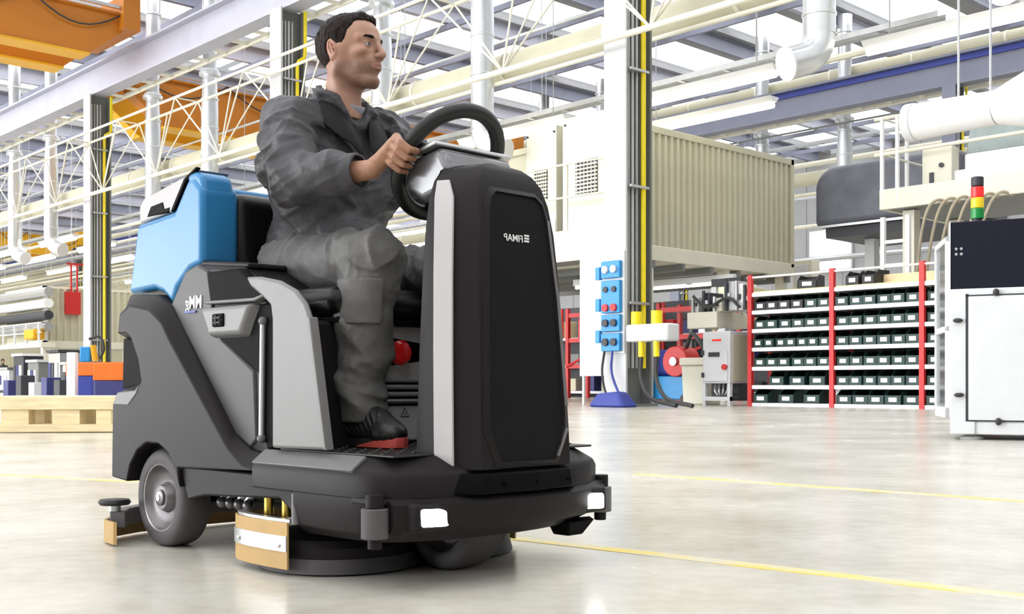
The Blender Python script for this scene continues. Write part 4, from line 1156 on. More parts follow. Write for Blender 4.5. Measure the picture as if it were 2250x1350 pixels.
# shoes
def shoe(an, s):
    x0 = an[0]-.10; y = an[1]; zf = .3435
    u = thing('shoe', '', '')
    del u['label']; del u['category']
    u.parent = prs; u.location = (-.36, 0, 0)
    F = Field((x0-.03, y-.08, zf-.01), (x0+.34, y+.08, zf+.20), .0034)
    F.cap((x0+.055,y,zf+.055), (x0+.225,y-.004,zf+.042), .048, .046, 0, (1,.92,1))
    F.cap((x0+.08,y,zf+.075), (an[0]+.0,y,zf+.13), .046, .046, .03)
    F.ell((x0+.245,y-.004,zf+.040), (.055,.046,.036), .02)
    F.cap((x0+.10,y,zf+.115), (x0+.20,y,zf+.075), .030, .028, .03)
    F.sub(F.dcap((an[0],y,zf+.14), (an[0],y,zf+.22), .040, .042), .01)
    m = np.abs(F.f) < .012
    F.f[m] -= .0022*np.sin((F.X[m]*.8+F.Z[m]*.9)*330)*(F.Z[m] > zf+.045)*(F.X[m] < x0+.22)
    F.cut((0, 0, -1), (0, 0, zf+.020))
    F.out('upper', M_shoe, u)
    pl = [(x0+.004,.0),(x0+.012,.030),(x0+.05,.043),(x0+.11,.038),(x0+.19,.048),(x0+.25,.044),(x0+.275,.035),(x0+.292,.020),(x0+.299,0)]
    out = [(a, y+b) for a, b in pl]+[(a, y-b) for a, b in reversed(pl[1:-1])]
    G().loft([[(a, b, zf) for a, b in out], [(a, b, zf+.013+.012*max(0, (a-x0-.2)/.1)) for a, b in out], [((a-x0-.15)*.97+x0+.15, (b-y)*.95+y, zf+.024+.014*max(0, (a-x0-.2)/.1)) for a, b in out]]).build('sole', M_sole_b, u, .004)
    pl2 = [(a, b) for a, b in out if a > x0+.17]
    pl2 = [(x0+.15, y-.0475)]+[p_ for p_ in pl2 if p_[1] < y][::-1]+[p_ for p_ in pl2 if p_[1] >= y][::-1]+[(x0+.15, y+.0475)]
    G().loft([[((a-x0-.15)*1.012+x0+.15, (b-y)*1.03+y, zf+.001) for a, b in pl2], [((a-x0-.15)*1.02+x0+.15, (b-y)*1.04+y, zf+.004+.026*max(0, min(1, (a-x0-.15)/.12))) for a, b in pl2]]).build('toe_sole', M_sole, u, .002)
    for k in range(4):
        xx = x0+.125+k*.022; zz = zf+.142-k*.0145
        G().tube([(xx,y-.030,zz-.012), (xx+.004,y,zz+.004), (xx,y+.030,zz-.012)], .0035, 6).build('lace', M_redp if k == 1 else M_black, u)
    G().box(x0+.205, x0+.222, y-.012, y+.010, zf+.086, zf+.0905).build('tongue_tag', M_pipey, u)
shoe(R_AN, -1); shoe((L_AN[0]-.01, L_AN[1], .44), 1)
# ------------------------------------------------------------------ raised corrugated container with ventilation cabinets
cq0 = 23.8; cp1, _ = PQ(1408, cq0)
ct = hall('equipment_container', 'beige corrugated container raised on posts behind the white column', 'container', cp1, cq0, 0)
ZB, ZT = 4.28, 7.75; CL = 7.6; CD = 9.0
G().box(-CD, -.10, .10, CL, ZB, ZT-.05).build('shell', M_beige, ct)
G().box(-CD, 0, 0, CL, ZB-.30, ZB+.12).build('base_frame', M_cream, ct, .02)
G().box(-CD, 0, 0, CL, ZT-.20, ZT).build('top_rail', M_beige, ct, .02)
for y in (0, CL-.16): G().box(-.16, .0, y, y+.16, ZB, ZT).build('corner_post', M_beige, ct)
G().box(-.06, -.02, .1, CL-.1, ZB-.06, ZB-.02).build('base_groove', M_dark, ct)
r0 = None; n = 26
for k in range(n):
    if r0 is None: r0 = G().prism([(-.10,0),(.0,.055),(.0,.145),(-.10,.20)], ZB+.12, ZT-.2, 'z').build('corrugation', M_beige, ct); o = r0
    else: o = r0.copy(); COL.objects.link(o)
    o.location = (-.02, .2+k*(CL-.42)/n, 0)
for x, y in ((-.3, .6), (-.3, 4.2), (-6.5, .6), (-.3, 7.3), (-6.5, 7.3)):
    G().box(x-.14, x+.14, y-.14, y+.14, 0, ZB-.3).build('post', M_cream, ct)
# underside beams
for k in range(6): G().box(-CD, 0, .5+k*1.35, .62+k*1.35, ZB-.5, ZB-.3).build('floor_beam', M_colg, ct)
# service deck and ventilation cabinets on the end
dk = hall('service_platform', 'cream service platform under the ventilation cabinets with thin railing', 'platform', cp1+.3, cq0-1.75, 0)
G().box(-6.7, 0, 0, 1.66, ZB-.30, ZB-.22).build('grating', M_colg, dk)
G().box(-6.7, 0, -.08, 0, ZB-.42, ZB+.42).build('fascia', M_cream, dk); G().box(0, .08, -.08, 1.66, ZB-.42, ZB+.42).build('fascia', M_cream, dk)
for x in (-5.9, -3.6, -1.4, 0): G().cyl((x, -.03, ZB+.4), (x, -.03, ZB+2.2), .03, n=8).build('rail_post', M_cream, dk)
for z in (ZB+1.3, ZB+2.2):
    G().tube([(-6, -.03, z), (0, -.03, z), (.03, 1.6, z)], .03, 8).build('handrail', M_cream, dk)
G().box(-5.5, -5.2, .3, .6, 0, ZB-.42).build('post', M_cream, dk)
def vent_cabinet(p, w, z1, label):
    t = hall('ventilation_cabinet', label, 'cabinet', p, cq0-1.0, ZB-.22, 'ventilation cabinets on the container end')
    G().box(0, w, 0, .96, 0.02, z1).build('housing', M_cream, t, .02)
    f = G().box(w*.28, w*.72, -.02, .0, z1*.44, z1*.68).build('grille', M_dark, t)
    for k in range(9): G().box(w*.28, w*.72, -.045, -.02, z1*(.44+.24*(k+.35)/9), z1*(.44+.24*(k+.8)/9)).build('grille_slat', M_cream, f)
    for k in range(6): G().box(w*(.28+.44*(k+.42)/6), w*(.28+.44*(k+.58)/6), -.05, -.02, z1*.44, z1*.68).build('grille_bar', M_cream, f)
    G().box(w*.02, w*.98, -.02, 0, z1*.02, z1*.30).build('access_panel', M_white, t, .01)
    for x, z in ((.06, .95), (.94, .95), (.06, .06), (.94, .06)): G().cyl((w*x, -.03, z1*z), (w*x, .0, z1*z), .035, n=8).build('screw', M_dark, t)
pA, _ = PQ(1156, cq0-1.0); pB, _ = PQ(1236, cq0-1.0); pC, _ = PQ(1345, cq0-1.0)
vent_cabinet(pA, pB-pA-.25, 3.85, 'cream ventilation cabinet with square grille nearest the steering wheel')
vent_cabinet(pB, pC-pB, 3.95, 'cream ventilation cabinet with square grille beside the white column')
# tubes under the container
for px, lab in ((1560, 'glowing tube under the container beside the white post'), (1470, 'glowing tube under the container right of the yellow pipe'), (1310, 'glowing tube under the platform left of the white column')):
    p, Y = PQ(px, 27.5 if px > 1350 else 25.5)
    t = hall('tube_light', lab, 'light', p, 27.5 if px > 1350 else 25.5, ZB-.75, 'tube lights under the container')
    G().box(-.9, .9, -.08, .08, .06, .25).build('fitting', M_white, t); G().cyl((-.85, 0, 0), (.85, 0, 0), .045, n=8).build('tube', M_tube, t)

# ------------------------------------------------------------------ sockets, cables and pipe clamp on the near column
def on_col(dx, z): return W(p1+dx, CQ-.56, z)
bx = None
sbx = hall('socket_board', 'blue power socket board fixed to the white steel column', 'socket board', p1-.30, CQ-.478, 1.3)
G().box(-.05, .64, -.05, 0, -.05, 2.35).build('back_board', M_offw, sbx)
for z0, z1 in ((1.72, 2.12), (.90, 1.66), (.46, .86), (.0, .42)):
    e = G().box(0, .58, -.16, -.05, z0, z1).build('socket_box', M_sky, sbx, .015)
    for k in range(2):
        m = {1.72: M_offw, .90: M_redp}.get(z0, M_dark)
        zc = z0+.12 if z0 == .90 else (z0+z1)/2
        G().cyl((.16+k*.26, -.22, zc), (.16+k*.26, -.16, zc), .09, n=12).build('socket', m, e)
        if z0 == .90: G().cyl((.16+k*.26, -.2, z0+.55), (.16+k*.26, -.16, z0+.55), .07, n=10).build('switch', M_dark, e)
for k in range(3): G().box(-.20, -.06, -.14, -.02, .2+k*.75, .5+k*.75).build('side_plug', M_sky, sbx, .01)
for k in range(2):
    G().tube([(.1+.25*k, -.14, 0), (.08+.3*k, -.2, -.5), (.35+.4*k, -.35, -1.0), (.9+.3*k, -.55, -1.26)], .03, 8).build('cable', M_cable if k == 0 else M_dblue, sbx)
bg = tag(G().loft([[(-.55,-.3,0),(.55,-.3,0),(.55,.3,0),(-.55,.3,0)], [(-.35,-.2,.32),(.3,-.2,.36),(.3,.15,.36),(-.3,.15,.3)]]).build('blue_bag', M_dblue, None, .08, 3), 'royal blue bag slumped at the foot of the white column', 'bag')
bg.location = W(p1+.55, CQ-1.15, 0); bg.rotation_euler = (0, 0, TH)
cl = hall('pipe_manifold', 'white wrapped bracket with yellow valves low on the column pipes', 'valve manifold', p1+.95, CQ-.40, 1.15)
G().box(-.5, .75, -.22, .22, .35, .75).build('bracket', M_offw, cl, .05)
for x in (-.3, .3): G().cyl((x, -.05, .75), (x, -.05, 1.05), .13, n=12).build('valve', M_pipey, cl)
for x in (-.1, .35):
    G().cyl((x, -.12, 0), (x, -.12, .36), .07, n=10).build('outlet_pipe', M_pipey, cl)
    G().tube([(x, -.12, 0), (x+.02, -.15, -.5), (x+.4, -.25, -.95), (x+1.2, -.35, -1.1)], .05, 8).build('hose', M_cable, cl)
wp = hall('display_board', 'blank white panel board standing left of the white column', 'panel', *(PQ(1313, CQ+.6)[0], CQ+.6), .8)
G().box(-.62, .75, 0, .06, -.72+.65, 3.15).build('board', M_white, wp, .01)
for x in (-.5, .6): G().box(x-.03, x+.03, .0, .06, -.8, -.06).build('leg', M_offw, wp)

# ------------------------------------------------------------------ machinery under the container
def red_rack(px, q, w, h, label):
    p, Y = PQ(px, q)
    t = hall('red_steel_frame', label, 'rack', p, q, 0, 'red steel frames under the container')
    for x in (0, w):
        for y in (0, 1.1): G().box(x-.07, x+.07, y-.07, y+.07, 0, h).build('post', M_redp, t)
    for z in (h*.33, h*.62, h*.9):
        G().box(0, w, -.05, .05, z, z+.16).build('beam', M_redp, t); G().box(0, w, 0, 1.1, z+.05, z+.1).build('shelf', M_offw, t)
    G().cyl((0, -.08, h*.35), (w, -.08, h*.6), .05, n=6).build('brace', M_redp, t)
    return t
red_rack(1248, 31, 2.2, 3.4, 'red steel frame with shelves seen left of the white panel')
red_rack(1448, 29, 2.4, 3.2, 'dark red steel frame behind the yellow pipe')
p, Y = PQ(1278, 30.5)
o = tag(G().box(-.4, 1.2, 0, 1, 0, .9).build('crate', M_redp, None, .03), 'red crate on the middle shelf of the red frame', 'crate'); o.location = W(PQ(1248, 31)[0]+.7, 31.15, 3.4*.62+.105); o.rotation_euler = (0, 0, TH); o.scale = (.8, .8, .9)
# blue welding trolley
p, Y = PQ(1466, 24.6)
t = hall('blue_motor_trolley', 'dark blue motor unit with red drum beside the white column foot', 'machine', p, 24.6, 0)
G().box(-.9, .9, 0, .9, .1, .75).build('base', M_sky, t, .03); G().box(-.8, .5, .1, .8, .75, 1.5).build('motor', M_dblue, t, .15, 4)
G().cyl((.35, -.12, 1.15), (.35, .5, 1.15), .42, n=24).build('drum', M_redp, t, .02); G().cyl((.35, -.2, 1.15), (.35, -.1, 1.15), .12, n=12).build('drum_hub', M_steel, t)
for x in (-.6, .6): G().cyl((x, -.05, .12), (x, .08, .12), .12, n=12).build('wheel', M_cable, t)
G().tube([(.5, .2, 1.5), (.8, .1, 1.9), (1.1, .1, 1.6), (1.3, .2, 1.2)], .06, 8).build('hose', M_cable, t)
# small white bin and control cabinet
p, Y = PQ(1502, 23.0)
t = hall('white_bin', 'small off-white waste bin beside the machine control cabinet', 'bin', p, 23.0, 0)
G().prism([(-.02,0),(.72,0),(.80,1.0),(-.08,1.0)], 0, .6).build('bin_body', M_cream, t, .03); G().box(-.12, .84, -.05, .65, 1.0, 1.2).build('lid', M_cream, t, .04)
def cabinet_machine():
    p, Y = PQ(1544, 22.3); pe, _ = PQ(1604, 22.3)
    w = pe-p
    t = hall('control_cabinet', 'off-white machine control cabinet with red stop button and cable opening', 'cabinet', p, 22.3, 0)
    H_ = ZH(730, Y)
    G().box(0, w, 0, 1.0, H_*.30, H_).build('housing', M_offw, t, .02)
    G().box(0, w, .35, 1.0, .12, H_*.3).build('cable_bay', M_dark, t)
    for x in (0, w-.08): G().box(x, x+.08, 0, .1, 0, H_*.3).build('leg', M_offw, t)
    G().box(0, w, -.02, .1, .12, .22).build('sill', M_offw, t)
    d = G().box(.04, w-.06, -.03, 0, H_*.33, H_*.74).build('door', M_offw, t, .008)
    G().box(.5*w-.2, .5*w+.12, -.05, -.03, H_*.66, H_*.72).build('display', M_dark, d)
    G().cyl((w*.85, -.09, H_*.52), (w*.85, -.03, H_*.52), .07, n=14).build('stop_button', M_redp, d)
    for z in (.38, .68): G().box(.0, .07, -.06, -.03, H_*z, H_*z+.12).build('hinge', M_dark, d)
    G().box(w*.35, w*.68, -.008, 0, H_*.87, H_*.895).build('name_plate', M_lred, t)
    G().box(w*1.0, w*1.02, .1, .9, H_*.33, H_*.95).build('side_panel', M_beige, t)
    for k in range(5):
        x = w*.3+.12*k; G().tube([(x, .2, H_*.3), (x+.04, .12, H_*.2), (x-.05*k+.1, .15, .25)], .025, 6).build('cable', M_steel, t)
    b = hall('machine_table', 'cream machine bed loaded with instruments above the control cabinet', 'machine', p-.5, 22.45, H_+.005)
    G().box(-.1, w-.0, 0, 1.3, .10, .5).build('bed', M_cream, b, .02)
    for x in (.1, w-.1): G().box(x, x+.2, .2, .5, 0, .10).build('foot', M_steel, b)
    random.seed(4)
    xs = [-.05, .28, .6, .95, 1.25, 1.5]
    for k, x in enumerate(xs):
        hh = random.uniform(.30, .75); m = [M_white, M_dark, M_cream, M_steel, M_white, M_beige][k]
        G().box(x, x+random.uniform(.2, .42), .1, .7, .5, .5+hh).build('instrument_box', m, b, .02)
        G().cyl((x+.1, .05, .5), (x+.1, .05, .5+hh*1.1), .04, n=8).build('instrument_post', [M_steel, M_dark][k % 2], b)
        G().box(x+.05, x+.2, .05, .1, .5+hh*.4, .5+hh*.6).build('instrument_face', [M_dark, M_offw][k % 2], b)
    G().tube([(.1, 0, .9), (.6, -.1, .6), (1.2, -.1, .8), (1.5, 0, .55)], .04, 6).build('cable', M_cable, b)
    G().box(-.1, w, 1.0, 1.1, 1.2, 1.4).build('gantry', M_dark, b)
    for x in (-.1, w-.05): G().box(x, x+.15, 1.0, 1.1, .5, 1.2).build('gantry_post', M_white, b)
cabinet_machine()
# dark partition behind machinery so that the bay is closed
p0, Y0 = PQ(1180, 33); p1_, Y1_ = PQ(1690, 33)
t = hall('storage_racking', 'dark crowded racking at the back under the container', 'rack', p0, 33, 0)
G().box(0, p1_-p0, .9, 1.0, 0, 3.7).build('back_panel', M_dark, t)
random.seed(9)
for k in range(9):
    x = k*(p1_-p0)/8.6; G().box(x, x+.12, 0, .1, 0, 3.6).build('upright', M_redp if k % 3 else M_colg, t)
for z in (.15, 1.2, 2.3): G().box(0, p1_-p0, 0, .9, z, z+.1).build('shelf', M_offw, t)
sb0 = t
for z in (.25, 1.3, 2.4):
    x = .2
    k = 0
    while x < p1_-p0-.8:
        w = random.uniform(.5, 1.1); hh = random.uniform(.35, .8)
        m = random.choice([M_dark, M_offw, M_redp, M_beige, M_navy, M_colg, M_wood])
        o = G().box(0, w, 0, .7, 0, hh).build('storage_box', m, None, .02); o.location = W(p0+x, 33.16, z+.001); o.rotation_euler = (0, 0, TH)
        cn = {'dark_machine': 'black', 'off_white_panel': 'white', 'red_rack_paint': 'red', 'beige_container_paint': 'beige', 'navy_plastic': 'navy', 'grey_column_paint': 'grey', 'pale_pine': 'wooden'}[m.name]
        tag(o, '%s storage box %s along the %s shelf of the racking under the container' % (cn, ORD[min(k, 9)] if k < 10 else 'further', {.25: 'bottom', 1.3: 'middle', 2.4: 'top'}[z]), 'box', 'boxes on the dark racking')
        x += w+random.uniform(.12, .5); k += 1

# ------------------------------------------------------------------ red and white parts rack with green bins
rq = (5.692*SA+26.8*CA)
rp0, RY0 = PQ(1649, rq); rp1, _ = PQ(1829, rq); rp2, _ = PQ(2027, rq); rp3 = rp2+(rp2-rp1)*.55
rk = hall('parts_rack', 'red and white steel rack full of dark green parts bins', 'rack', rp0, rq, 0)
HR = 3.12; RD = .85
for x in (0, rp1-rp0, rp2-rp0, rp3-rp0):
    for y in (0, RD): G().box(x-.055, x+.055, y-.05, y+.05, 0, HR if y == 0 else HR-.45).build('upright', M_redp, rk)
G().cyl((-.1, 0, HR-.06), (rp3-rp0, 0, HR-.06), .025, n=8).build('top_pipe', M_white, rk)
LV = [.08, .50, .935, 1.39, 1.83, 2.27, 2.69]
bays = [(0, rp1-rp0), (rp1-rp0, rp2-rp0), (rp2-rp0, rp3-rp0)]
for z in LV:
    for a, b in bays: G().box(a+.06, b-.06, -.03, RD, z-.09, z).build('shelf', M_white, rk)
for k, (a, b) in enumerate(bays): G().box(a+.06, b-.06, RD-.02, RD, .5 if k == 0 else .08, LV[-1]-.09).build('back_panel', M_green, rk)
for k, (a, b) in enumerate(bays[:2]): G().cyl((a+.1, RD, .1), (b-.1, RD, 1.6), .02, n=6).build('cross_brace', M_steel, rk)
# one bin of each kind, then copies
def make_bin(name, m, w=.30):
    t = thing(name, '', 'bin'); 
    wl = .012
    g = G().prism([(0,0),(.62,0),(.62,.32),(.20,.32),(.0,.18)], 0, wl, 'y').prism([(0,0),(.62,0),(.62,.32),(.20,.32),(.0,.18)], w-wl, w, 'y')
    g.v = [(y, x, z) for x, y, z in g.v]
    g.box(0, w, 0, .62, 0, .015).box(0, w, 0, .012, 0, .20).box(0, w, .608, .62, 0, .32)
    g.build('bin_shell', m, t)
    G().box(w*.25, w*.75, -.008, 0, .06, .155).build('label_card', M_paper, t)
    return t
bin_g = make_bin('parts_bin', M_green); bin_k = make_bin('parts_bin', M_bin_black)
used = {bin_g: False, bin_k: False}
def put_bin(src, x, y, z, label, grp='parts bins on the red rack', rz=0.0, scale=1.0):
    if used[src]: b = clone(src)
    else: b = src; used[src] = True
    b.location = W(rp0+x, rq+y, z); b.rotation_euler = (0, 0, TH+rz); b.scale = (scale, 1, 1)
    b['label'] = label; b['category'] = 'bin'; b['group'] = grp
random.seed(3)
bn = ['left', 'middle', 'rightmost']
for li, z in enumerate(LV[:-1]):
    for bi, (a, b) in enumerate(bays):
        n = 6 if bi < 2 else 3
        if li == 0: n = 3 if bi == 0 else (5 if bi == 1 else 3)
        if li == 1 and bi == 0: n = 3
        if li == 3 and bi == 0: n = 7
        a0 = a+.07+(.42 if li == 1 and bi == 0 else 0); wv = (b-.07-a0)/n
        for k in range(n):
            src = bin_k if (li == 5 and bi == 0 and k < 4) else bin_g
            col_ = 'black' if src is bin_k else 'dark green'
            put_bin(src, a0+k*wv+.01, random.uniform(-.02, .05), z, '%s parts bin, %s from left, %s shelf from bottom, %s rack bay' % (col_, ORD[k], ORD[li], bn[bi]), scale=(wv-.02)/.30 if wv < .45 else 1.35)
put_bin(bin_k, 1.25, .05, LV[-1]+.035, 'black parts bin tilted alone on top of the left rack bay', 'bins on top of the rack', .25, 1.5)
put_bin(bin_k, rp1-rp0+.30, .05, LV[-1]+.035, 'black parts bin on rack top just right of middle upright', 'bins on top of the rack', .1, 1.0)
put_bin(bin_k, rp1-rp0+.68, .08, LV[-1]+.035, 'black parts bin second right of middle upright on rack top', 'bins on top of the rack', -.05, 1.0)
# planks laid on the top
for k, (a, b) in enumerate(bays):
    o = G().box(a+.08, b-.08, .0, RD-.05, 0, .03).build('plank', M_wood, None); o.location = W(rp0, rq, LV[-1]+.001); o.rotation_euler = (0, 0, TH)
    tag(o, ['pine board on top of the left rack bay', 'pine board on top of the middle rack bay', 'pine board on top of the rightmost rack bay'][k], 'board', 'boards on the rack top')
o = G().box(-.9, .9, 0, .3, 0, .22).build('timber_stack', M_wood, None, .01); o.location = W(rp1+1.5, rq+.45, LV[-1]+.035); o.rotation_euler = (0, 0, TH)
tag(o, 'pale timber batten lying at the back of the rack top', 'timber')

# ------------------------------------------------------------------ white machine cabinet at the right
CY = .52*FPX/(966-HORIZON); CXp = (2088-1125)/FPX*CY
crz = math.atan2(-.45, .893)
wc = thing('machine_cabinet', 'white machine enclosure with black latches and dark hood at the right edge', 'cabinet', (CXp, CY, 0), crz)
HW = ZH(636, CY)
G().box(0, 3.2, 0, 1.6, .05, .165).build('plinth', M_offw, wc, .012)
G().box(0, .22, -.02, 1.6, .05, .17).build('corner_foot', M_offw, wc, .01)
for x in (.18, 2.9): G().lathe([(.10,0),(.12,.02),(.06,.04),(.05,.06)], 16, (x, .15, 0)).build('levelling_foot', M_white, wc)
G().box(0, 3.2, 0, 1.6, .165, HW).build('frame', M_offw, wc, .012)
dr = G().box(.16, 3.1, -.02, 0, .185, HW-.075).build('service_panel', M_offw, wc, .006)
G().box(.135, .16, -.006, 0, .18, HW-.05).build('panel_gap', M_dark, wc); G().box(.135, 3.1, -.006, 0, HW-.075, HW-.06).build('panel_gap', M_dark, wc); G().box(.135, 3.1, -.006, 0, .172, .185).build('panel_gap', M_dark, wc)
for x, z, hor in ((.07, 1.12, 1), (.08, .42, 1), (.40, HW-.045, 0), (.42, .175, 0)):
    l = G().ball((x, -.035, z), (.045 if hor else .028, .022, .022 if hor else .036), 12, 8).build('latch', M_cable, wc)
    G().box(x-.02, x+.02, -.045, 0, z-.02, z+.02).build('latch_base', M_dark, l)
HH = ZH(488, CY)-HW
G().box(0, .68, .03, 1.5, HW, HW+HH).build('hood_side', M_slate, wc, .008)
G().prism([(.68,.03),(.72,.0),(3.2,-1.35),(3.2,1.5),(.68,1.5)], HW, HW+HH*1.0, 'z').build('hood_front', M_slate, wc, .008)
G().box(-.012, .0, .02, .5, .2, HW+HH).build('side_trim', M_offw, wc)
for k in range(4): G().cyl((.05+.045*(k % 2), .02, HW+HH*.52+.05*(k//2)), (.05+.045*(k % 2), .031, HW+HH*.52+.05*(k//2)), .014, n=8).build('rivet', M_steel, wc)
# open framed door standing off the left side
d0 = G(); fr_ = [(0, .42), (.0, HW+HH*.85)]
dp = bpy.data.objects.new('door', None); COL.objects.link(dp); dp.parent = wc; dp.location = (-.02, .06, 0); dp.rotation_euler = (0, 0, math.radians(103))
Dw = .85
for x0, x1, z0, z1 in ((0, .07, .20, HW+HH*.80), (Dw-.07, Dw, .20, HW+HH*.80), (0, Dw, .20, .30), (0, Dw, HW+HH*.72, HW+HH*.80), (0, Dw, HW*.72, HW*.76)):
    G().box(x0, x1, -.025, .025, z0, z1).build('door_rail', M_white, dp, .005)
G().box(.07, Dw-.07, -.004, .004, .30, HW+HH*.72).build('door_pane', mat('tinted_glass', (.10, .12, .13), .1, var=.05), dp)
# signal tower on the hood
sx = .20
st_ = thing('signal_tower', 'red, yellow and green stacked signal lamp on the dark hood', 'signal lamp', tuple(Matrix.Rotation(crz, 3, 'Z') @ Vector((sx, .5, 0))+Vector((CXp, CY, HW+HH))), crz)
G().cyl((0,0,0), (0,0,.08), .045, n=16).build('stem', M_dark, st_)
for k, m in enumerate((M_lgrn, M_lyel, M_lred)):
    G().cyl((0,0,.08+k*.105), (0,0,.18+k*.105), .06, n=20).build('lens', m, st_, .004)
G().cyl((0,0,.395), (0,0,.49), .058, n=20).build('cap', M_dark, st_, .01)

# ------------------------------------------------------------------ raised platform with railing, hoses and dark tank
plY = 17.0
def at(px, py, Y): return Vector(((px-1125)/FPX*Y, Y, ZH(py, Y)))
a_ = at(1930, 465, 21.0)
pq = hall('steel_platform', 'cream steel platform with white railing above the parts rack', 'platform', *(PQ(1932, 25.5)[0], 25.5), 0)
pYd = PQ(1932, 25.5)[1]
PZ0, PZ1 = ZH(462, pYd), ZH(418, pYd)
G().box(0, 14, 0, .12, PZ0, PZ1).build('edge_beam', M_cream, pq, .01)
G().box(0, .12, .12, 3.4, PZ0, PZ1).build('edge_beam', M_cream, pq, .01)
G().box(.12, 14, .12, 3.4, PZ0+.02, PZ0+.12).build('deck_plate', M_colg, pq)
for x, y in ((.35, .5), (.35, 2.9), (9, 2.9)): G().box(x, x+.3, y, y+.3, 0, PZ0).build('post', M_cream, pq)
for x, y in ((0.05, .05), (.45, .05), (.05, 1.3), (3.9, .05), (8.0, .05)): G().cyl((x, y, PZ0+.1), (x, y, PZ1+1.75), .055, n=8).build('rail_post', M_white, pq)
for z in (PZ1+.87, PZ1+1.75):
    G().cyl((-.15, .05, z), (14, .05, z), .045, n=8).build('handrail', M_cream, pq); G().cyl((.05, .05, z), (.05, 2.6, z), .03, n=8).build('handrail', M_cream, pq)
# hoses
for k in range(6):
    x = 1.2+k*.30
    o = G().tube([(x+.5, .1, PZ0-.02), (x+.35, -.1, PZ0+.06), (x+.15, -.2, PZ0-.15), (x-.02*k, -.25, PZ0-.8), (x-.15-.08*k, -.2, PZ0-1.9), (x-.3-.1*k, -.1, 2.8)], .035, 8).build('hose', M_hose, pq)
# machine on the platform
t = hall('platform_machine', 'white machine with brown gearbox standing on the steel platform', 'machine', *(PQ(2110, 26.3)[0], 26.3), PZ0+.121)
G().box(-.2, 2.6, 0, 1.8, 0, .75).build('base', M_white, t, .04); G().box(.0, 1.6, .2, 1.6, .75, 1.15).build('pedestal', M_white, t, .05)
G().prism([(.0,1.15),(1.5,1.15),(1.35,2.2),(.15,2.2)], .3, 1.5).build('glass_guard', mat('green_grey_guard', (.32, .38, .37), .25), t, .03)
G().box(.0, 1.5, .25, 1.55, 2.2, 2.45).build('guard_cap', M_white, t, .03)
G().box(1.55, 2.3, .2, 1.4, .8, 2.6).build('gearbox', mat('brown_casting', (.22, .11, .05), .5), t, .06)
for k in range(4): G().cyl((1.75+.12*k, .1, .9), (1.75+.12*k, .1, 2.3-.2*k), .06, n=8).build('pipe', [M_dark, M_steel][k % 2], t)
t = hall('switch_box', 'cream switch box on the platform beside the slate column', 'switch box', *(PQ(2026, 26.2)[0], 26.2), PZ0+.121)
G().box(0, .75, 0, .4, 0, 1.35).build('housing', M_cream, t, .02); G().box(.2, .3, -.04, 0, .5, .75).build('handle', M_dark, t); G().cyl((.5,-.05,.9),(.5,0,.9),.06,n=10).build('button', M_dark, t)
# white round pipe coming in from the right
o = hall('white_trunk_pipe', 'thick white trunk pipe with flared end at the right edge', 'pipe', 0, 17.6, 0)
pe, Ye = PQ(2003, 17.6); pf, Yf = PQ(2262, 17.6)
z_a = ZH(270, Ye); z_b = z_a
G().cyl((pe, 0, z_a), (pf-.5, 0, z_a), .30, .27, 24).build('trunk', M_white, o); G().cyl((pf-.5, 0, z_a), (pf+.2, 0, z_a+.05), .27, .5, 24).build('flare', M_white, o)
G().cyl((pe-.06, 0, z_a), (pe+.08, 0, z_a), .315, n=24).build('end_band', M_offw, o)
for x in (pe+.8, pf-.6): G().cyl((x, 0, z_a+.25), (x, 0, RB-3), .02, n=6).build('hanger', M_steel, o)
# rounded slate tank
def tank_round():
    q = 29.4; pa, Ya = PQ(1787, q); pb, Yb = PQ(1950, q)
    z0, z1 = ZH(503, Ya), ZH(345, Yb)
    t = hall('rounded_tank', 'dark slate tank with rounded end under the slate runway beam', 'tank', pa, q, 0)
    w = pb-pa+2
    prof = []
    R = (z1-z0)*.36
    prof = [(0, z0), (w, z0), (w, z1)]+[(R-R*math.sin(a), z1-R+R*math.cos(a)) for a in np.linspace(0, math.pi/2, 9)]
    G().prism(prof, 0, 3.4).build('shell', M_tankd, t, .22, 5)
    G().box(.3, w, .2, 3.2, z0-.3, z0-.01).build('cradle', M_dark, t)
    for x in (1.0, w-.6): G().box(x, x+.3, 1.2, 1.5, 0, z0-.3).build('post', M_offw, t)
    G().box(-.02, w, -.04, .0, z0-.02, z0+.05).build('lower_flange', M_steel, t)
tank_round()
t = hall('white_ladder_frame', 'white ladder frame standing under the steel platform corner', 'frame', *(PQ(1934, 24.3)[0], 24.3), 0)
for x in (0, .62): G().box(x, x+.1, 0, .1, 0, ZH(488, 27)).build('stile', M_white, t)
for k in range(7): G().box(.1, .62, .02, .08, .5+k*.55, .58+k*.55).build('rung', M_white, t)
# grey switch cupboards on the far wall
t = hall('wall_cupboard', 'small white cupboard right of the container corner', 'cupboard', *(PQ(1742, 33.5)[0], 33.5), 3.8)
G().box(0, .75, 0, .5, 0, .95).build('housing', M_cream, t, .02); G().box(.1, .62, -.03, 0, .15, .8).build('door', M_offw, t, .01); G().box(.2, .4, .4, .5, -3.8, 0).build('stand', M_offw, t)

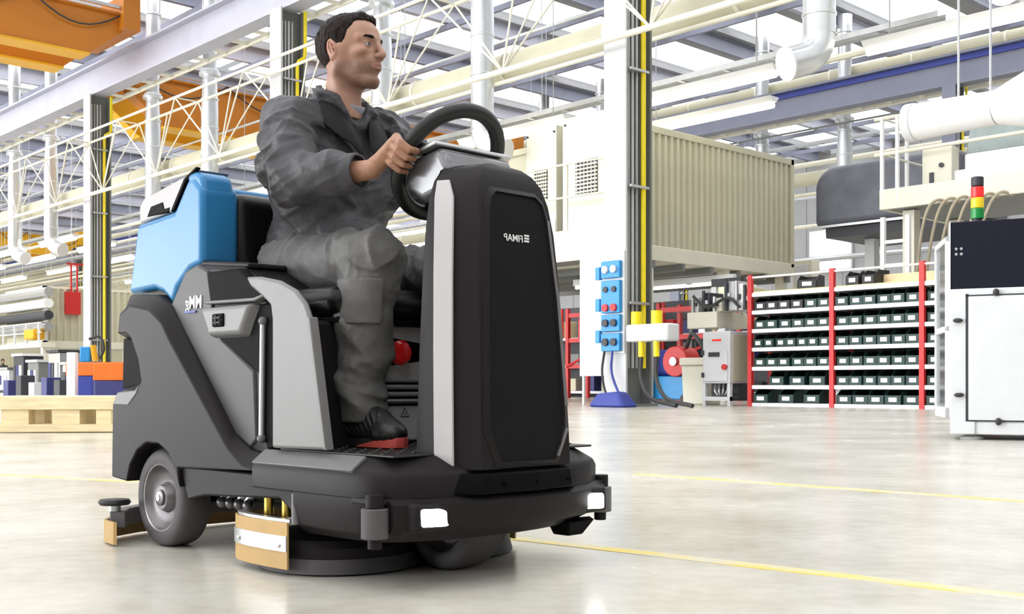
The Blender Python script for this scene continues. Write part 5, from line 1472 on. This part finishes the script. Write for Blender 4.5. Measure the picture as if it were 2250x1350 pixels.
# ------------------------------------------------------------------ left side: far container, bins, pallet
LQ = 28.0; lp, LY = PQ(96, LQ)
lc = hall('far_container', 'pale corrugated container on legs at the far left', 'container', lp, LQ, 0)
z0, z1 = ZH(752, LY), ZH(628, LY); LL = 11.5
G().box(-7, -.1, .1, LL, z0, z1).build('shell', M_beige, lc); G().box(-7, 0, 0, LL, z0-.35, z0+.1).build('base_frame', M_cream, lc)
G().box(-7, 0, 0, LL, z1-.15, z1).build('top_rail', M_cream, lc); G().box(-.2, 0, 0, .25, z0, z1).build('corner_post', M_white, lc)
r0 = None
for k in range(24):
    if r0 is None: r0 = G().prism([(-.12,0),(.0,.08),(.0,.22),(-.12,.30)], z0+.1, z1-.15, 'z').build('corrugation', M_beige, lc); o = r0
    else: o = r0.copy(); COL.objects.link(o)
    o.location = (0, .35+k*.46, 0)
for y in (.1, 5.5, 11): G().box(-.4, 0, y, y+.35, 0, z0-.35).build('post', M_cream, lc)
for k in range(4): G().prism([(-.02,0),(.06,0),(.06,.5),(-.02,.5)], 0, 0.01, 'z')
# lattice machine beside it
t = hall('press_line', 'white production line with railings left of the far container', 'machine', *(PQ(-40, 27.0)[0], 27.0), 0)
W_ = PQ(90, 27.0)[0]-PQ(-40, 27.0)[0]
G().box(0, W_, 0, .9, z0-.4, z0-.1).build('deck', M_cream, t)
for k in range(4):
    G().cyl((0, .5, z0+.9+.75*k), (W_, .5, z0+.9+.75*k), .3, n=12).build('roller', [M_steel, M_dark, M_white, M_steel][k], t)
for k in range(6): G().box(k*W_/5.2, k*W_/5.2+.14, -.05, .05, z0-.1, z0+1.1).build('rail_post', M_white, t)
for z in (z0+.5, z0+1.1): G().box(0, W_, -.05, .05, z, z+.08).build('handrail', M_white, t)
for x in (.3, W_-.6): G().box(x, x+.4, .2, .6, 0, z0-.4).build('post', M_cream, t)
G().box(W_-2.2, W_-.6, -.3, .5, z0+.1, z0+.75).build('gear_cover', M_yellow, t, .1)
# row of machines at floor level
random.seed(12)
for k, (px, lab) in enumerate(((8, 'white bench with trays at the left edge'), (40, 'dark press under the far container'), (72, 'grey tool cupboard below the far container corner'), (118, 'pale steel drum unit left of the orange bins'), (150, 'low machine with steel rollers behind the orange bins'))):
    p, Y = PQ(px, 24.5)
    t = hall('floor_machine', lab, 'machine', p, 24.5, 0, 'floor machines at the far left')
    m = [M_white, M_dark, M_colg, M_steel, M_offw][k]; hh = [1.4, 2.2, 1.8, 2.3, 1.6][k]
    G().box(-.8, .8, 0, 1.2, .15, hh).build('body', m, t, .05); G().box(-.9, .9, -.1, 1.3, hh, hh+.15).build('top', [M_steel, M_white, M_offw, M_dark, M_steel][k], t)
    G().box(-.85, .85, -.05, 1.25, 0, .15).build('plinth', M_dark, t)
    for j in range(3): G().box(-.6+.45*j, -.25+.45*j, -.08, 0, hh*.35, hh*.75).build('panel', random.choice([M_white, M_dark, M_offw, M_navy]), t)
for k in range(6):
    p, Y = PQ(12+k*28, 17.5)
    o = G().box(-.3, .3, 0, .6, 0, [.7, .9, .6, .8, .7, .9][k]).build('plastic_crate', [M_navy, M_dark, M_offw, M_navy, M_dark, M_white][k], None, .03); o.location = W(p, 17.5, 0); o.rotation_euler = (0, 0, TH)
    tag(o, '%s crate on the floor, %s from the left edge behind the pallet' % (['navy', 'black', 'pale', 'navy', 'black', 'white'][k], ORD[k]), 'crate', 'crates behind the pallet')
# red notice box on the column
t = hall('red_alarm_box', 'red box hanging on red brackets left of the far column', 'alarm box', lp+.005, PP(159, lp)[0], ZH(692, PP(159, lp)[1]))
G().box(0, .3, -.55, .45, 0, 1.5).build('housing', M_redp, t, .02)
for y in (-.15, .25): G().box(.0, .08, y, y+.1, 1.5, 3.3).build('bracket', M_redp, t)
G().box(0, .08, -.4, .7, 3.3, 3.42).build('bracket', M_redp, t)
# orange and blue bins
for k, (px0, px1, Y, m, lab) in enumerate(((146, 203, 15.2, M_dblue, 'royal blue bin with orange band beside the white post'), (206, 282, 14.2, M_navy, 'navy bin with deep orange top next to the scrubber'))):
    a = Vector(((px0-1125)/FPX*Y, Y, 0)); w = (px1-px0)/FPX*Y
    t = thing('waste_bin', lab, 'bin', tuple(a), 0, 'orange and blue bins')
    h_ = ZH(798, Y)
    zz = ZH(826 if k == 0 else 836, Y)
    G().box(0, w, 0, .5, 0, zz).build('bin_body', m, t, .015); G().box(-.01, w+.01, -.01, .51, zz, h_).build('orange_band', M_oran2, t, .01)
    G().box(w*.05, w*.95, .05, .45, h_, h_+.012).build('lid', M_oran2, t)
Y = 14.6; a = Vector(((166-1125)/FPX*Y, Y, 0))
t = thing('white_post', 'plain white post in front of the royal blue bin', 'post', tuple(a))
G().box(0, .115, -.3, -.2, 0, ZH(776, Y)).build('shaft', M_white, t, .01); G().box(-.03, .145, -.33, -.17, 0, .02).build('foot_plate', M_offw, t)
t = thing('hoist_gripper', 'blue and yellow hoist gripper hanging above the blue bin', 'hoist', (at(185, 790, 15.8).x, 15.8, ZH(798, 15.2)+.02))
G().box(-.07, .08, 0, .14, .0, .22).build('motor', M_sky, t, .02); G().cyl((.14, .05, .02), (.10, .05, .24), .045, n=12).build('arm', M_yellow, t); G().tube([(.2, .05, .05), (.26, .05, .2), (.2, .05, .36), (.05, .05, .33)], .02, 8).build('cable', M_cable, t)
# pallet
PY = .52*FPX/(952-HORIZON)
pa = Vector(((-60-1125)/FPX*PY, PY, 0)); pb = Vector(((247-1125)/FPX*PY, PY, 0))
pal = thing('wooden_pallet', 'pale wooden pallet on the floor behind the scrubber', 'pallet', tuple(pa), math.radians(3))
PW = (pb-pa).length; hp = ZH(872, PY)
for k in range(5): G().box(-.02, PW, k*.28, k*.28+.2, hp-.14 if k == 0 else hp-.05, hp).build('top_board', M_wood, pal, .004)
for x in (PW*.30, PW*.66, PW*.97):
    for y in (0.02, .5, 1.05): G().box(x-.16, x+.13 if x < PW*.9 else x+.0, y, y+.2, .09, hp-.05-(.09 if y < .1 else 0)).build('block', M_wood, pal, .004)
for y in (0, .5, 1.05): G().box(-.02, PW, y, y+.16, 0.01, .09).build('bottom_board', M_wood, pal, .004)
# far worker behind the bench
wk = thing('person', 'distant person in dark clothing standing behind the white bench at left edge', 'person', W(PQ(6, 26.6)[0], 26.6, 0), TH)
F = Field((-.5, -.5, 0), (.5, .5, 2.3), .03)
for s in (-1, 1):
    F.cap((0,s*.11,1.05), (0,s*.12,.1), .12, .08, .05); F.cap((0,s*.12,.08), (.18,s*.12,.06), .07, .06, .05)
    F.cap((0,s*.25,1.72), (.10,s*.28,1.35), .075, .06, .05); F.cap((.10,s*.28,1.35), (.34,s*.18,1.3), .055, .04, .03); F.cap((.34,s*.18,1.3), (.42,s*.17,1.3), .045, .03, .03)
F.cap((0,0,1.1), (0,0,1.65), .17, .21, .08, (.75,1,1)); F.cap((0,0,1.7), (.02,0,1.95), .07, .065, .05); F.ell((.03,0,2.05), (.12,.1,.15), .03)
b_ = F.out('body', M_dark, wk)
G().ball((-.01,0,2.10), (.135,.115,.13), 12, 8).build('hair', mat('worker_hair', (.02,.012,.01), .5), wk)
G().ball((.085,0,2.02), (.08,.085,.11), 12, 8).build('face', mat('worker_skin', (.5,.28,.18), .5), wk)
for s in (-1, 1): G().ball((.44,s*.17,1.3), (.05,.04,.04), 8, 6).build('hand', mat('worker_skin', (.5,.28,.18), .5), wk)
# ------------------------------------------------------------------ settle everything on the hall's own axes
RW = Matrix.Rotation(-TH, 4, 'Z')
for o in list(COL.objects):
    if o.parent is None and o.type != 'CAMERA':
        o.location = RW @ o.location
        o.rotation_euler = (o.rotation_euler[0], o.rotation_euler[1], o.rotation_euler[2]-TH)
